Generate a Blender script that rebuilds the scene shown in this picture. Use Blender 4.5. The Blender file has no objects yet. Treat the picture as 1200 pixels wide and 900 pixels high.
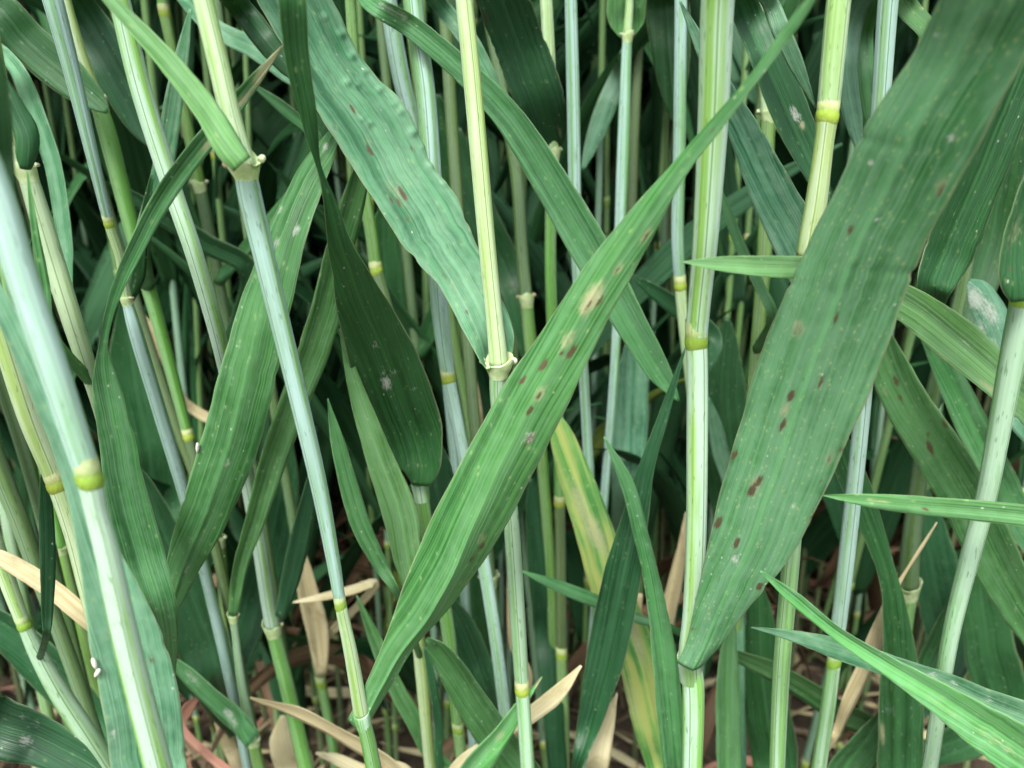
import bpy, math, random
import numpy as np
from mathutils import Vector

# ------------------------------------------------------------------ camera, sky, light
PITCH = math.radians(20.0)
CAM_H = 0.42
FPX = 900.0                       # focal length in photograph pixels (1200 wide)
scene = bpy.context.scene
col = scene.collection
cam_d = bpy.data.cameras.new('camera')
cam_d.sensor_width = 36.0
cam_d.lens = FPX / 1200.0 * 36.0
cam_d.clip_start = 0.004
cam_d.clip_end = 400.0
cam_d.dof.use_dof = True
cam_d.dof.focus_distance = 0.165
cam_d.dof.aperture_fstop = 19.0
cam = bpy.data.objects.new('camera', cam_d)
cam.location = (0, 0, CAM_H)
cam.rotation_euler = (math.radians(90) - PITCH, 0, 0)
col.objects.link(cam)
scene.camera = cam

SUN_EL, SUN_AZ = math.radians(55), math.radians(196)   # azimuth from +Y, clockwise
world = bpy.data.worlds.new('World')
scene.world = world
world.use_nodes = True
wn, wl = world.node_tree.nodes, world.node_tree.links
wn.clear()
sky = wn.new('ShaderNodeTexSky')
sky.sky_type = 'NISHITA'
sky.sun_disc = False
sky.sun_elevation = SUN_EL
sky.sun_rotation = SUN_AZ
sky.dust_density = 3.0
hs = wn.new('ShaderNodeHueSaturation')
hs.inputs['Saturation'].default_value = 0.30       # thin overcast
bg = wn.new('ShaderNodeBackground')
bg.inputs['Strength'].default_value = 0.13
wo = wn.new('ShaderNodeOutputWorld')
wl.new(sky.outputs[0], hs.inputs['Color'])
wl.new(hs.outputs[0], bg.inputs[0])
wl.new(bg.outputs[0], wo.inputs[0])

sun_d = bpy.data.lights.new('sun', 'SUN')
sun_d.energy = 1.5
sun_d.angle = math.radians(18)
sun_d.color = (1.0, 0.97, 0.92)
sun = bpy.data.objects.new('sun', sun_d)
sdir = Vector((math.sin(SUN_AZ) * math.cos(SUN_EL), math.cos(SUN_AZ) * math.cos(SUN_EL), math.sin(SUN_EL)))
sun.rotation_euler = sdir.to_track_quat('Z', 'Y').to_euler()
sun.location = (0, -1, 3)
col.objects.link(sun)

scene.view_settings.view_transform = 'Standard'
scene.view_settings.look = 'None'
scene.view_settings.gamma = 1.0
scene.view_settings.use_curve_mapping = False
scene.view_settings.exposure = 1.78
scene.render.engine = 'CYCLES'
scene.cycles.max_bounces = 5
scene.cycles.diffuse_bounces = 2
scene.cycles.glossy_bounces = 2
scene.cycles.transmission_bounces = 6

# ------------------------------------------------------------------ pixel <-> world
CP, SP = math.cos(PITCH), math.sin(PITCH)
CAM = np.array([0.0, 0.0, CAM_H])

def at(px, py, Y):
    """points at horizontal distance Y seen at the photograph's pixel; returns points and depth"""
    px, py, Y = np.broadcast_arrays(np.asarray(px, float), np.asarray(py, float), np.asarray(Y, float))
    dx, dy = (px - 600) / FPX, (450 - py) / FPX
    d = np.stack([dx, CP + dy * SP, -SP + dy * CP], -1)
    t = Y / d[..., 1]
    return CAM + d * t[..., None], t

def proj(P):
    q = np.asarray(P) - CAM
    dep = q[..., 1] * CP - q[..., 2] * SP
    up = q[..., 1] * SP + q[..., 2] * CP
    return 600 + q[..., 0] / dep * FPX, 450 - up / dep * FPX, dep

def catmull(P, n):
    P = np.asarray(P, float)
    if len(P) == 2:
        t = np.linspace(0, 1, n)[:, None]
        return P[0] * (1 - t) + P[1] * t
    seg = np.sqrt(((P[1:, :2] - P[:-1, :2]) ** 2).sum(1)) + 1e-9
    T = np.concatenate([[0], np.cumsum(np.sqrt(seg))])          # centripetal
    # Hermite with finite-difference tangents on the non-uniform knots
    m = np.zeros_like(P)
    d = (P[1:] - P[:-1]) / (T[1:] - T[:-1])[:, None]
    m[0], m[-1] = d[0], d[-1]
    h = T[1:] - T[:-1]
    m[1:-1] = (d[:-1] * h[1:, None] + d[1:] * h[:-1, None]) / (h[1:] + h[:-1])[:, None]
    # spread samples evenly along length
    L = np.concatenate([[0], np.cumsum(seg)])
    s = np.interp(np.linspace(0, L[-1], n), L, T)
    i = np.clip(np.searchsorted(T, s, side='right') - 1, 0, len(P) - 2)
    u = ((s - T[i]) / h[i])[:, None]
    hh = h[i][:, None]
    u2, u3 = u * u, u * u * u
    return ((2*u3 - 3*u2 + 1) * P[i] + (u3 - 2*u2 + u) * hh * m[i]
            + (-2*u3 + 3*u2) * P[i+1] + (u3 - u2) * hh * m[i+1])

def norm(v):
    return v / (np.linalg.norm(v, axis=-1, keepdims=True) + 1e-12)

# ------------------------------------------------------------------ materials
def nodes(name):
    m = bpy.data.materials.new(name)
    m.use_nodes = True
    nt = m.node_tree
    nt.nodes.clear()
    return m, nt.nodes, nt.links

class G:
    """small shader-graph helper"""
    def __init__(s, name):
        s.m, s.n, s.l = nodes(name)
    def put(s, node, key, v):
        if v is None: return
        if hasattr(v, 'is_output'): s.l.new(v, node.inputs[key])
        else: node.inputs[key].default_value = v
    def math(s, op, a, b=None, c=None, clamp=False):
        n = s.n.new('ShaderNodeMath'); n.operation = op; n.use_clamp = clamp
        s.put(n, 0, a); s.put(n, 1, b); s.put(n, 2, c)
        return n.outputs[0]
    def mix(s, f, a, b, mode='MIX'):
        n = s.n.new('ShaderNodeMix'); n.data_type = 'RGBA'; n.blend_type = mode
        s.put(n, 0, f)
        s.put(n, 6, a if hasattr(a, 'is_output') else (*a, 1)); s.put(n, 7, b if hasattr(b, 'is_output') else (*b, 1))
        return n.outputs[2]
    def noise(s, vec, scale, detail=2.0, rough=0.5, dist=0.0):
        n = s.n.new('ShaderNodeTexNoise'); n.noise_dimensions = '3D'
        s.put(n, 'Vector', vec); s.put(n, 'Scale', scale); s.put(n, 'Detail', detail); s.put(n, 'Roughness', rough); s.put(n, 'Distortion', dist)
        return n.outputs[0]
    def ramp(s, v, a, b, to0=0.0, to1=1.0):
        n = s.n.new('ShaderNodeMapRange'); n.interpolation_type = 'SMOOTHSTEP'
        s.put(n, 0, v); s.put(n, 1, a); s.put(n, 2, b); s.put(n, 3, to0); s.put(n, 4, to1)
        return n.outputs[0]
    def attr(s, name):
        n = s.n.new('ShaderNodeAttribute'); n.attribute_name = name
        return n.outputs['Vector'], n.outputs['Color']
    def sep(s, v):
        n = s.n.new('ShaderNodeSeparateXYZ'); s.put(n, 0, v); return n.outputs
    def comb(s, x, y, z):
        n = s.n.new('ShaderNodeCombineXYZ'); s.put(n, 0, x); s.put(n, 1, y); s.put(n, 2, z); return n.outputs[0]
    def rnd(s):
        return s.n.new('ShaderNodeObjectInfo').outputs['Random']
    def bump(s, h, strength, dist):
        n = s.n.new('ShaderNodeBump'); s.put(n, 'Strength', strength); s.put(n, 'Distance', dist); s.put(n, 'Height', h)
        return n.outputs[0]
    def finish(s, color, rough, bumpn=None, trans=0.0, tcolor=None, spec=0.5, coat=0.0):
        p = s.n.new('ShaderNodeBsdfPrincipled')
        s.put(p, 'Base Color', color if hasattr(color, 'is_output') else (*color, 1)); s.put(p, 'Roughness', rough); s.put(p, 'Specular IOR Level', spec)
        s.put(p, 'Coat Weight', coat)
        if bumpn is not None: s.put(p, 'Normal', bumpn)
        out = s.n.new('ShaderNodeOutputMaterial')
        sh = p.outputs[0]
        if trans > 0:
            t = s.n.new('ShaderNodeBsdfTranslucent')
            s.put(t, 'Color', tcolor if tcolor is not None else color)
            mx = s.n.new('ShaderNodeMixShader'); mx.inputs[0].default_value = trans
            s.l.new(sh, mx.inputs[1]); s.l.new(t.outputs[0], mx.inputs[2]); sh = mx.outputs[0]
        s.l.new(sh, out.inputs[0])
        return s.m

def leaf_material(name, deep, light, bloom, bloom_amt, fleck=0.25, yellow=0.0, rough=0.42, trans=0.28, fthr=0.5, fsc=1.0):
    g = G(name)
    lc, _ = g.attr('lc')
    u, v, x = g.sep(lc)          # 0..1 across, metres along, metres across
    spv, _ = g.attr('spot')
    les, pale, pow_ = g.sep(spv)
    r = g.rnd()
    r7 = g.math('MULTIPLY', r, 37.0)
    # long veins of several widths
    v1 = g.noise(g.comb(g.math('MULTIPLY', x, 2600.0), g.math('MULTIPLY', v, 18.0), r7), 1.0, 1.0, 0.6)
    v2 = g.noise(g.comb(g.math('MULTIPLY', x, 420.0), g.math('MULTIPLY', v, 9.0), r7), 1.0, 1.0, 0.55)
    big = g.noise(g.comb(g.math('MULTIPLY', x, 60.0), g.math('MULTIPLY', v, 22.0), r7), 1.0, 3.0, 0.6)
    mot = g.noise(g.comb(g.math('MULTIPLY', x, 500.0), g.math('MULTIPLY', v, 260.0), r7), 1.0, 2.0, 0.65)
    c = g.mix(g.ramp(big, 0.3, 0.7), deep, light)
    c = g.mix(g.math('MULTIPLY', g.ramp(v2, 0.42, 0.72), 0.35), c, light)
    c = g.mix(g.math('MULTIPLY', g.ramp(v1, 0.46, 0.64), 0.45), c, tuple(min(1, a * 1.55) for a in light))
    c = g.mix(g.math('MULTIPLY', g.ramp(v1, 0.5, 0.32), 0.45), c, tuple(a * 0.55 for a in deep))
    # waxy bloom in patches
    bl = g.math('MULTIPLY', g.ramp(g.math('ADD', g.math('MULTIPLY', mot, 0.3), g.math('ADD', g.math('MULTIPLY', v2, 0.4), g.math('MULTIPLY', big, 0.3))), 0.36, 0.64), bloom_amt)
    c = g.mix(bl, c, bloom)
    # small chlorotic flecks, stretched a little along the veins
    vo = g.n.new('ShaderNodeTexVoronoi'); vo.feature = 'F1'; vo.inputs['Scale'].default_value = 1.0
    g.l.new(g.comb(g.math('MULTIPLY', x, 760.0 * fsc), g.math('MULTIPLY', v, 420.0 * fsc), r7), vo.inputs['Vector'])
    fl = g.math('MULTIPLY', g.ramp(vo.outputs['Distance'], 0.33, 0.12), g.ramp(mot, fthr, fthr + 0.12))
    c = g.mix(g.math('MULTIPLY', fl, fleck), c, (0.27, 0.40, 0.13))
    # pinpoint pale specks (dust, dried drops)
    vo2 = g.n.new('ShaderNodeTexVoronoi'); vo2.inputs['Scale'].default_value = 1.0
    g.l.new(g.comb(g.math('MULTIPLY', x, 520.0), g.math('MULTIPLY', v, 330.0), g.math('ADD', r7, 5.0)), vo2.inputs['Vector'])
    sp2 = g.math('MULTIPLY', g.ramp(vo2.outputs['Distance'], 0.13, 0.06), g.ramp(g.noise(g.comb(g.math('MULTIPLY', x, 130.0), g.math('MULTIPLY', v, 60.0), r7), 1.0, 1.0), 0.52, 0.62))
    c = g.mix(g.math('MULTIPLY', sp2, 0.6), c, (0.50, 0.55, 0.46))
    # midrib and margin
    mid = g.ramp(g.math('ABSOLUTE', g.math('SUBTRACT', u, 0.5)), 0.05, 0.012)
    c = g.mix(g.math('MULTIPLY', mid, 0.27), c, tuple(min(1, a * 1.7 + 0.02) for a in light))
    edge = g.ramp(g.math('ABSOLUTE', g.math('SUBTRACT', u, 0.5)), 0.475, 0.5)
    c = g.mix(g.math('MULTIPLY', edge, 0.5), c, (0.32, 0.36, 0.20))
    # yellowing
    if yellow > 0:
        yn = g.math('ADD', g.math('MULTIPLY', big, 0.55), g.math('MULTIPLY', v2, 0.45))
        c = g.mix(g.math('MULTIPLY', g.ramp(yn, 0.40, 0.58), yellow), c, (0.42, 0.43, 0.12))
    # painted-on wear: pale halo, brown lesions, white mildew
    nz = g.noise(g.comb(g.math('MULTIPLY', x, 2400.0), g.math('MULTIPLY', v, 620.0), r7), 1.0, 3.0, 0.75)
    pal = g.ramp(g.math('ADD', pale, g.math('MULTIPLY', g.math('SUBTRACT', nz, 0.5), 1.1)), 0.2, 1.0)
    c = g.mix(g.math('MULTIPLY', pal, 0.75), c, (0.40, 0.38, 0.22))
    lsn = g.ramp(g.math('ADD', les, g.math('MULTIPLY', g.math('SUBTRACT', nz, 0.5), 1.3)), 0.28, 0.75)
    lesc = g.mix(nz, (0.034, 0.018, 0.013), (0.13, 0.082, 0.047))
    c = g.mix(g.math('MULTIPLY', lsn, 0.92), c, lesc)
    pw = g.ramp(g.math('ADD', pow_, g.math('MULTIPLY', g.math('SUBTRACT', nz, 0.5), 2.0)), 0.35, 1.0)
    c = g.mix(g.math('MULTIPLY', pw, 0.62), c, (0.52, 0.54, 0.48))
    # each leaf a little different
    hsv = g.n.new('ShaderNodeHueSaturation')
    g.put(hsv, 'Hue', g.ramp(r, 0.0, 1.0, 0.487, 0.512)); g.put(hsv, 'Value', g.ramp(g.math('FRACT', g.math('MULTIPLY', r, 7.31)), 0, 1, 0.85, 1.18)); g.put(hsv, 'Color', c)
    c = hsv.outputs[0]
    rg = g.math('ADD', g.ramp(mot, 0.3, 0.7, rough - 0.06, rough + 0.12), g.math('MULTIPLY', pw, 0.3))
    h = g.math('ADD', g.math('MULTIPLY', v1, 0.7), g.math('MULTIPLY', v2, 0.8))
    h = g.math('ADD', h, g.math('MULTIPLY', mot, 0.25))
    b = g.bump(h, 0.8, 0.00028)
    tc = g.mix(0.5, c, (0.20, 0.34, 0.05))
    return g.finish(c, rg, b, trans, tc, spec=0.32)

def stem_material(name, base, stripe, wax, wax_amt, stripe_amt, rough=0.45):
    g = G(name)
    lc, _ = g.attr('lc')
    u, v, x = g.sep(lc)          # 0..1 around (0.5 faces outwards), metres along, metres around
    r = g.rnd(); r7 = g.math('MULTIPLY', r, 53.0)
    cu = g.math('MULTIPLY', g.math('COSINE', g.math('MULTIPLY', u, 6.28318)), 2.0)
    su = g.math('MULTIPLY', g.math('SINE', g.math('MULTIPLY', u, 6.28318)), 2.0)
    def ringnoise(k, vs, det=2.0, z=0.0):
        n = g.n.new('ShaderNodeTexNoise'); n.noise_dimensions = '4D'
        g.l.new(g.comb(g.math('MULTIPLY', cu, k), g.math('MULTIPLY', su, k), g.math('MULTIPLY', v, vs)), n.inputs['Vector'])
        g.put(n, 'W', g.math('ADD', r7, z)); n.inputs['Scale'].default_value = 1.0; n.inputs['Detail'].default_value = det
        return n.outputs[0]
    fine = ringnoise(2.3, 10.0, 1.0)
    band = ringnoise(0.75, 6.0, 0.0, 3.0)
    blot = ringnoise(0.5, 40.0, 2.0, 9.0)
    dots = ringnoise(3.0, 420.0, 0.0, 15.0)
    c = g.mix(g.ramp(blot, 0.35, 0.68), base, tuple(a * 0.8 for a in base))
    c = g.mix(g.math('MULTIPLY', g.ramp(band, 0.50, 0.55), stripe_amt), c, stripe)
    c = g.mix(g.math('MULTIPLY', g.ramp(fine, 0.5, 0.66), 0.35), c, tuple(min(1, a * 1.4) for a in base))
    c = g.mix(g.math('MULTIPLY', g.ramp(fine, 0.46, 0.3), 0.45), c, tuple(a * 0.7 for a in stripe))
    wx = g.math('MULTIPLY', g.ramp(g.math('ADD', g.math('MULTIPLY', band, -0.6), g.math('MULTIPLY', blot, 0.6)), -0.14, 0.12), wax_amt)
    c = g.mix(wx, c, wax)
    sd = g.math('ABSOLUTE', g.math('SUBTRACT', u, g.math('ADD', g.math('MULTIPLY', g.math('FRACT', g.math('MULTIPLY', r, 13.7)), 0.26), 0.37)))
    c = g.mix(g.math('MULTIPLY', g.ramp(sd, 0.035, 0.02), 0.45), c, tuple(min(1, a * 1.05) for a in wax))
    c = g.mix(g.math('MULTIPLY', g.ramp(sd, 0.014, 0.006), 0.75), c, tuple(a * 0.55 for a in stripe))
    # bloom rubbed off, scuffs and a little splashed dirt
    rub = ringnoise(0.9, 130.0, 3.0, 21.0)
    c = g.mix(g.math('MULTIPLY', g.ramp(rub, 0.56, 0.72), 0.32), c, tuple(a * 0.9 for a in stripe))
    c = g.mix(g.math('MULTIPLY', g.ramp(rub, 0.30, 0.22), 0.35), c, (0.20, 0.17, 0.09))
    c = g.mix(g.math('MULTIPLY', g.ramp(dots, 0.70, 0.78), 0.5), c, tuple(a * 0.45 for a in stripe))
    hsv = g.n.new('ShaderNodeHueSaturation')
    g.put(hsv, 'Hue', g.ramp(r, 0.0, 1.0, 0.488, 0.512)); g.put(hsv, 'Value', g.ramp(g.math('FRACT', g.math('MULTIPLY', r, 5.7)), 0, 1, 0.88, 1.12)); g.put(hsv, 'Color', c)
    c = hsv.outputs[0]
    b = g.bump(g.math('ADD', fine, g.math('MULTIPLY', band, 0.8)), 0.6, 0.0003)
    return g.finish(c, g.ramp(blot, 0.3, 0.7, rough - 0.05, rough + 0.15), b, 0.12, None, spec=0.25)

def plain_material(name, a, b, scale, rough=0.6, trans=0.0, bump=0.0):
    g = G(name)
    n = g.n.new('ShaderNodeTexCoord')
    f = g.noise(n.outputs['Object'], scale, 4.0, 0.65)
    c = g.mix(g.ramp(f, 0.32, 0.68), a, b)
    bn = g.bump(f, 0.5, bump) if bump else None
    return g.finish(c, rough, bn, trans, None, spec=0.35)

LM = {
 'g': leaf_material('leaf_green',      (0.025, 0.107, 0.028), (0.062, 0.203, 0.054), (0.150, 0.324, 0.165), 0.40, 0.45),
 'f': leaf_material('leaf_flecked',    (0.032, 0.130, 0.048), (0.072, 0.222, 0.083), (0.184, 0.365, 0.226), 0.52, 0.60, fthr=0.42, fsc=1.5),
 'b': leaf_material('leaf_glaucous',   (0.031, 0.122, 0.057), (0.069, 0.208, 0.103), (0.212, 0.385, 0.252), 0.58, 0.40),
 'd': leaf_material('leaf_dark',       (0.010, 0.053, 0.016), (0.023, 0.096, 0.029), (0.058, 0.152, 0.083), 0.22, 0.25),  # older, darker green; shade on down-facing blades is also put into this colour
 'l': leaf_material('leaf_light',      (0.049, 0.174, 0.044), (0.102, 0.284, 0.078), (0.203, 0.406, 0.218), 0.44, 0.45),
 'y': leaf_material('leaf_yellowing',  (0.058, 0.187, 0.040), (0.131, 0.304, 0.066), (0.233, 0.406, 0.192), 0.35, 0.60, yellow=0.7),
}
SM = {
 'b': stem_material('stem_sage',        (0.180, 0.335, 0.155), (0.13, 0.29, 0.065), (0.33, 0.48, 0.34), 0.78, 0.60),
 'B': stem_material('stem_glaucous',    (0.190, 0.350, 0.210), (0.14, 0.30, 0.085), (0.35, 0.51, 0.47), 0.85, 0.55),
 's': stem_material('stem_striped',     (0.235, 0.400, 0.180), (0.17, 0.36, 0.050), (0.40, 0.55, 0.45), 0.80, 0.75),
 'y': stem_material('stem_yellow_green',(0.300, 0.435, 0.180), (0.22, 0.37, 0.08), (0.42, 0.54, 0.35), 0.75, 0.55),
 'g': stem_material('stem_green',       (0.140, 0.290, 0.070), (0.09, 0.23, 0.03), (0.24, 0.38, 0.20), 0.45, 0.60),
 'o': stem_material('stem_olive',       (0.110, 0.190, 0.070), (0.08, 0.145, 0.035), (0.19, 0.28, 0.18), 0.35, 0.55),
}
def far_material(name, a, b, c2, trans):
    g = G(name)
    lc, _ = g.attr('lc'); u, v, x = g.sep(lc)
    r = g.rnd()
    f = g.noise(g.comb(g.math('MULTIPLY', x, 700.0), g.math('MULTIPLY', v, 20.0), g.math('MULTIPLY', r, 37.0)), 1.0, 1.0)
    c = g.mix(g.ramp(f, 0.3, 0.7), a, b)
    c = g.mix(g.math('MULTIPLY', r, 0.6), c, c2)
    return g.finish(c, 0.5, None, trans, None, spec=0.12)
FL = {  # far leaf colours lowered: shade deep in the crop is painted into them
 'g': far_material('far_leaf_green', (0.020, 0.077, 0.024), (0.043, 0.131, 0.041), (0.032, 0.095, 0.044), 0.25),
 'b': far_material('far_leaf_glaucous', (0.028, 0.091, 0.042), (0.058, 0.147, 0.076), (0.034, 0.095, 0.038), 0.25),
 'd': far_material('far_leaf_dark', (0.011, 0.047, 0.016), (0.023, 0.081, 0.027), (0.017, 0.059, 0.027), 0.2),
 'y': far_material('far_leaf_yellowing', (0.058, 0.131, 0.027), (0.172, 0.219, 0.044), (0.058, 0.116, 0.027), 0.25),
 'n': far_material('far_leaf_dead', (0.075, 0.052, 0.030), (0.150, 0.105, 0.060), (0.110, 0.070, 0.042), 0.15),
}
FS = {  # far stems darkened too, their colour carrying shade of the crop's depth
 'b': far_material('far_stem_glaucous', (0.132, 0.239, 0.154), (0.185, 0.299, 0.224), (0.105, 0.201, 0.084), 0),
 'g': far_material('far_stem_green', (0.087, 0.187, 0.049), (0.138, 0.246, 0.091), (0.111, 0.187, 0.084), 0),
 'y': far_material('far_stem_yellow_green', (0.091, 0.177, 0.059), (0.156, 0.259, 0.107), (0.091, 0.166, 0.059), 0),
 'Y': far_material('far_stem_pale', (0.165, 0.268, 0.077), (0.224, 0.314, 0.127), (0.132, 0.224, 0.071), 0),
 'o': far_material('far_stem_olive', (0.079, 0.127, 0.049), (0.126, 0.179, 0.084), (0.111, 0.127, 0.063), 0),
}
def node_material():
    g = G('node_ring')
    lc, _ = g.attr('lc'); u, v, x = g.sep(lc)
    r = g.rnd()
    f = g.noise(g.comb(g.math('MULTIPLY', u, 30.0), g.math('MULTIPLY', v, 4.0), g.math('MULTIPLY', r, 40.0)), 1.0, 3.0)
    c = g.mix(g.ramp(v, 0.35, 0.75), (0.22, 0.36, 0.045), (0.46, 0.55, 0.27))
    c = g.mix(g.ramp(v, 0.22, 0.0), c, (0.21, 0.31, 0.06))
    c = g.mix(g.math('MULTIPLY', g.ramp(f, 0.5, 0.7), 0.4), c, (0.20, 0.28, 0.05))
    hv = g.n.new('ShaderNodeHueSaturation'); g.put(hv, 'Value', g.ramp(r, 0, 1, 0.8, 1.15)); g.put(hv, 'Hue', g.ramp(g.math('FRACT', g.math('MULTIPLY', r, 9.1)), 0, 1, 0.475, 0.515)); g.put(hv, 'Color', c)
    return g.finish(hv.outputs[0], 0.42, g.bump(f, 0.5, 0.0004), 0.1, None, spec=0.3)
M_NODE = node_material()
M_COLLAR = plain_material('collar_pale', (0.37, 0.53, 0.20), (0.58, 0.68, 0.40), 420.0, 0.5, 0.25, 0.0003)
M_AURICLE = plain_material('auricle_cream', (0.50, 0.59, 0.34), (0.67, 0.72, 0.53), 500.0, 0.5, 0.3)
M_AURICLE_BROWN = plain_material('auricle_withered', (0.30, 0.20, 0.12), (0.50, 0.42, 0.28), 600.0, 0.6, 0.2)
M_ANTHER = plain_material('anther_white', (0.70, 0.68, 0.58), (0.80, 0.78, 0.70), 900.0, 0.6, 0.2)

def dry_material(name, a, b, dark):
    g = G(name)
    lc, _ = g.attr('lc'); u, v, x = g.sep(lc)
    r = g.math('MULTIPLY', g.rnd(), 31.0)
    v1 = g.noise(g.comb(g.math('MULTIPLY', x, 1300.0), g.math('MULTIPLY', v, 20.0), r), 1.0, 3.0, 0.6)
    bl = g.noise(g.comb(g.math('MULTIPLY', x, 160.0), g.math('MULTIPLY', v, 80.0), r), 1.0, 4.0, 0.65)
    c = g.mix(g.ramp(v1, 0.35, 0.65), a, b)
    c = g.mix(g.math('MULTIPLY', g.ramp(bl, 0.52, 0.72), 0.7), c, dark)
    return g.finish(c, 0.65, g.bump(v1, 0.6, 0.0003), 0.25, None, spec=0.25)
DM = {
 't': dry_material('dry_leaf_tan', (0.42, 0.36, 0.19), (0.54, 0.49, 0.30), (0.29, 0.23, 0.12)),
 'p': dry_material('dry_leaf_pale', (0.52, 0.47, 0.26), (0.60, 0.56, 0.37), (0.38, 0.33, 0.16)),
 'r': dry_material('dry_leaf_reddish', (0.36, 0.17, 0.12), (0.48, 0.27, 0.19), (0.20, 0.10, 0.07)),
 'n': dry_material('dry_leaf_brown', (0.115, 0.085, 0.052), (0.21, 0.16, 0.10), (0.07, 0.05, 0.033)),
}

# ------------------------------------------------------------------ mesh builders
def mesh_np(name, V, Q, mat, lc=None, spot=None, smooth=True):
    me = bpy.data.meshes.new(name)
    V = np.asarray(V, np.float32); Q = np.asarray(Q, np.int32)
    me.vertices.add(len(V)); me.vertices.foreach_set('co', V.ravel())
    k = Q.shape[1]
    me.loops.add(Q.size); me.loops.foreach_set('vertex_index', Q.ravel())
    me.polygons.add(len(Q))
    me.polygons.foreach_set('loop_start', np.arange(0, Q.size, k, dtype=np.int32))
    me.polygons.foreach_set('loop_total', np.full(len(Q), k, np.int32))
    if smooth: me.polygons.foreach_set('use_smooth', np.ones(len(Q), bool))
    me.update(calc_edges=True)
    if lc is not None:
        a = me.attributes.new('lc', 'FLOAT_VECTOR', 'POINT'); a.data.foreach_set('vector', np.asarray(lc, np.float32).ravel())
    if spot is not None:
        a = me.attributes.new('spot', 'FLOAT_VECTOR', 'POINT'); a.data.foreach_set('vector', np.asarray(spot, np.float32).ravel())
    me.materials.append(mat)
    return me

def add(name, me, parent=None, loc=(0, 0, 0)):
    o = bpy.data.objects.new(name, me)
    o.location = loc
    col.objects.link(o)
    if parent is not None: o.parent = parent
    return o

def tube_geo(P, R, seg=18, cap=True):
    """P n×3 centres, R radii; u=0.5 looks towards -Y"""
    P = np.asarray(P, float); n = len(P)
    T = norm(np.gradient(P, axis=0))
    e = norm(np.cross(T, np.array([0.0, 1.0, 0.0])))     # sideways
    b = norm(np.cross(e, T))                              # away from the viewer side or back
    b = b * np.where((b[:, 1:2] > 0), 1, -1)
    a = np.linspace(0, 2 * np.pi, seg, endpoint=False)
    V = P[:, None] + np.asarray(R)[:, None, None] * (np.cos(a)[None, :, None] * b[:, None] + np.sin(a)[None, :, None] * e[:, None])
    L = np.concatenate([[0], np.cumsum(np.linalg.norm(P[1:] - P[:-1], axis=1))])
    lc = np.zeros((n, seg, 3)); lc[..., 0] = (a / (2 * np.pi))[None]; lc[..., 1] = L[:, None]; lc[..., 2] = a[None] * 0.002
    i, j = np.meshgrid(np.arange(n - 1), np.arange(seg), indexing='ij')
    Q = np.stack([i*seg + j, i*seg + (j+1) % seg, (i+1)*seg + (j+1) % seg, (i+1)*seg + j], -1).reshape(-1, 4)
    V = V.reshape(-1, 3); lc = lc.reshape(-1, 3)
    if cap:
        k = len(V)
        V = np.vstack([V, P[0], P[-1]]); lc = np.vstack([lc, [0.5, 0, 0], [0.5, L[-1], 0]])
        j = np.arange(0, seg, 2)
        Q = np.vstack([Q, np.stack([np.full_like(j, k), (j+2) % seg, j+1, j], -1),
                       np.stack([np.full_like(j, k+1), (n-1)*seg + j, (n-1)*seg + j+1, (n-1)*seg + (j+2) % seg], -1)])
    return V, Q, lc

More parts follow.
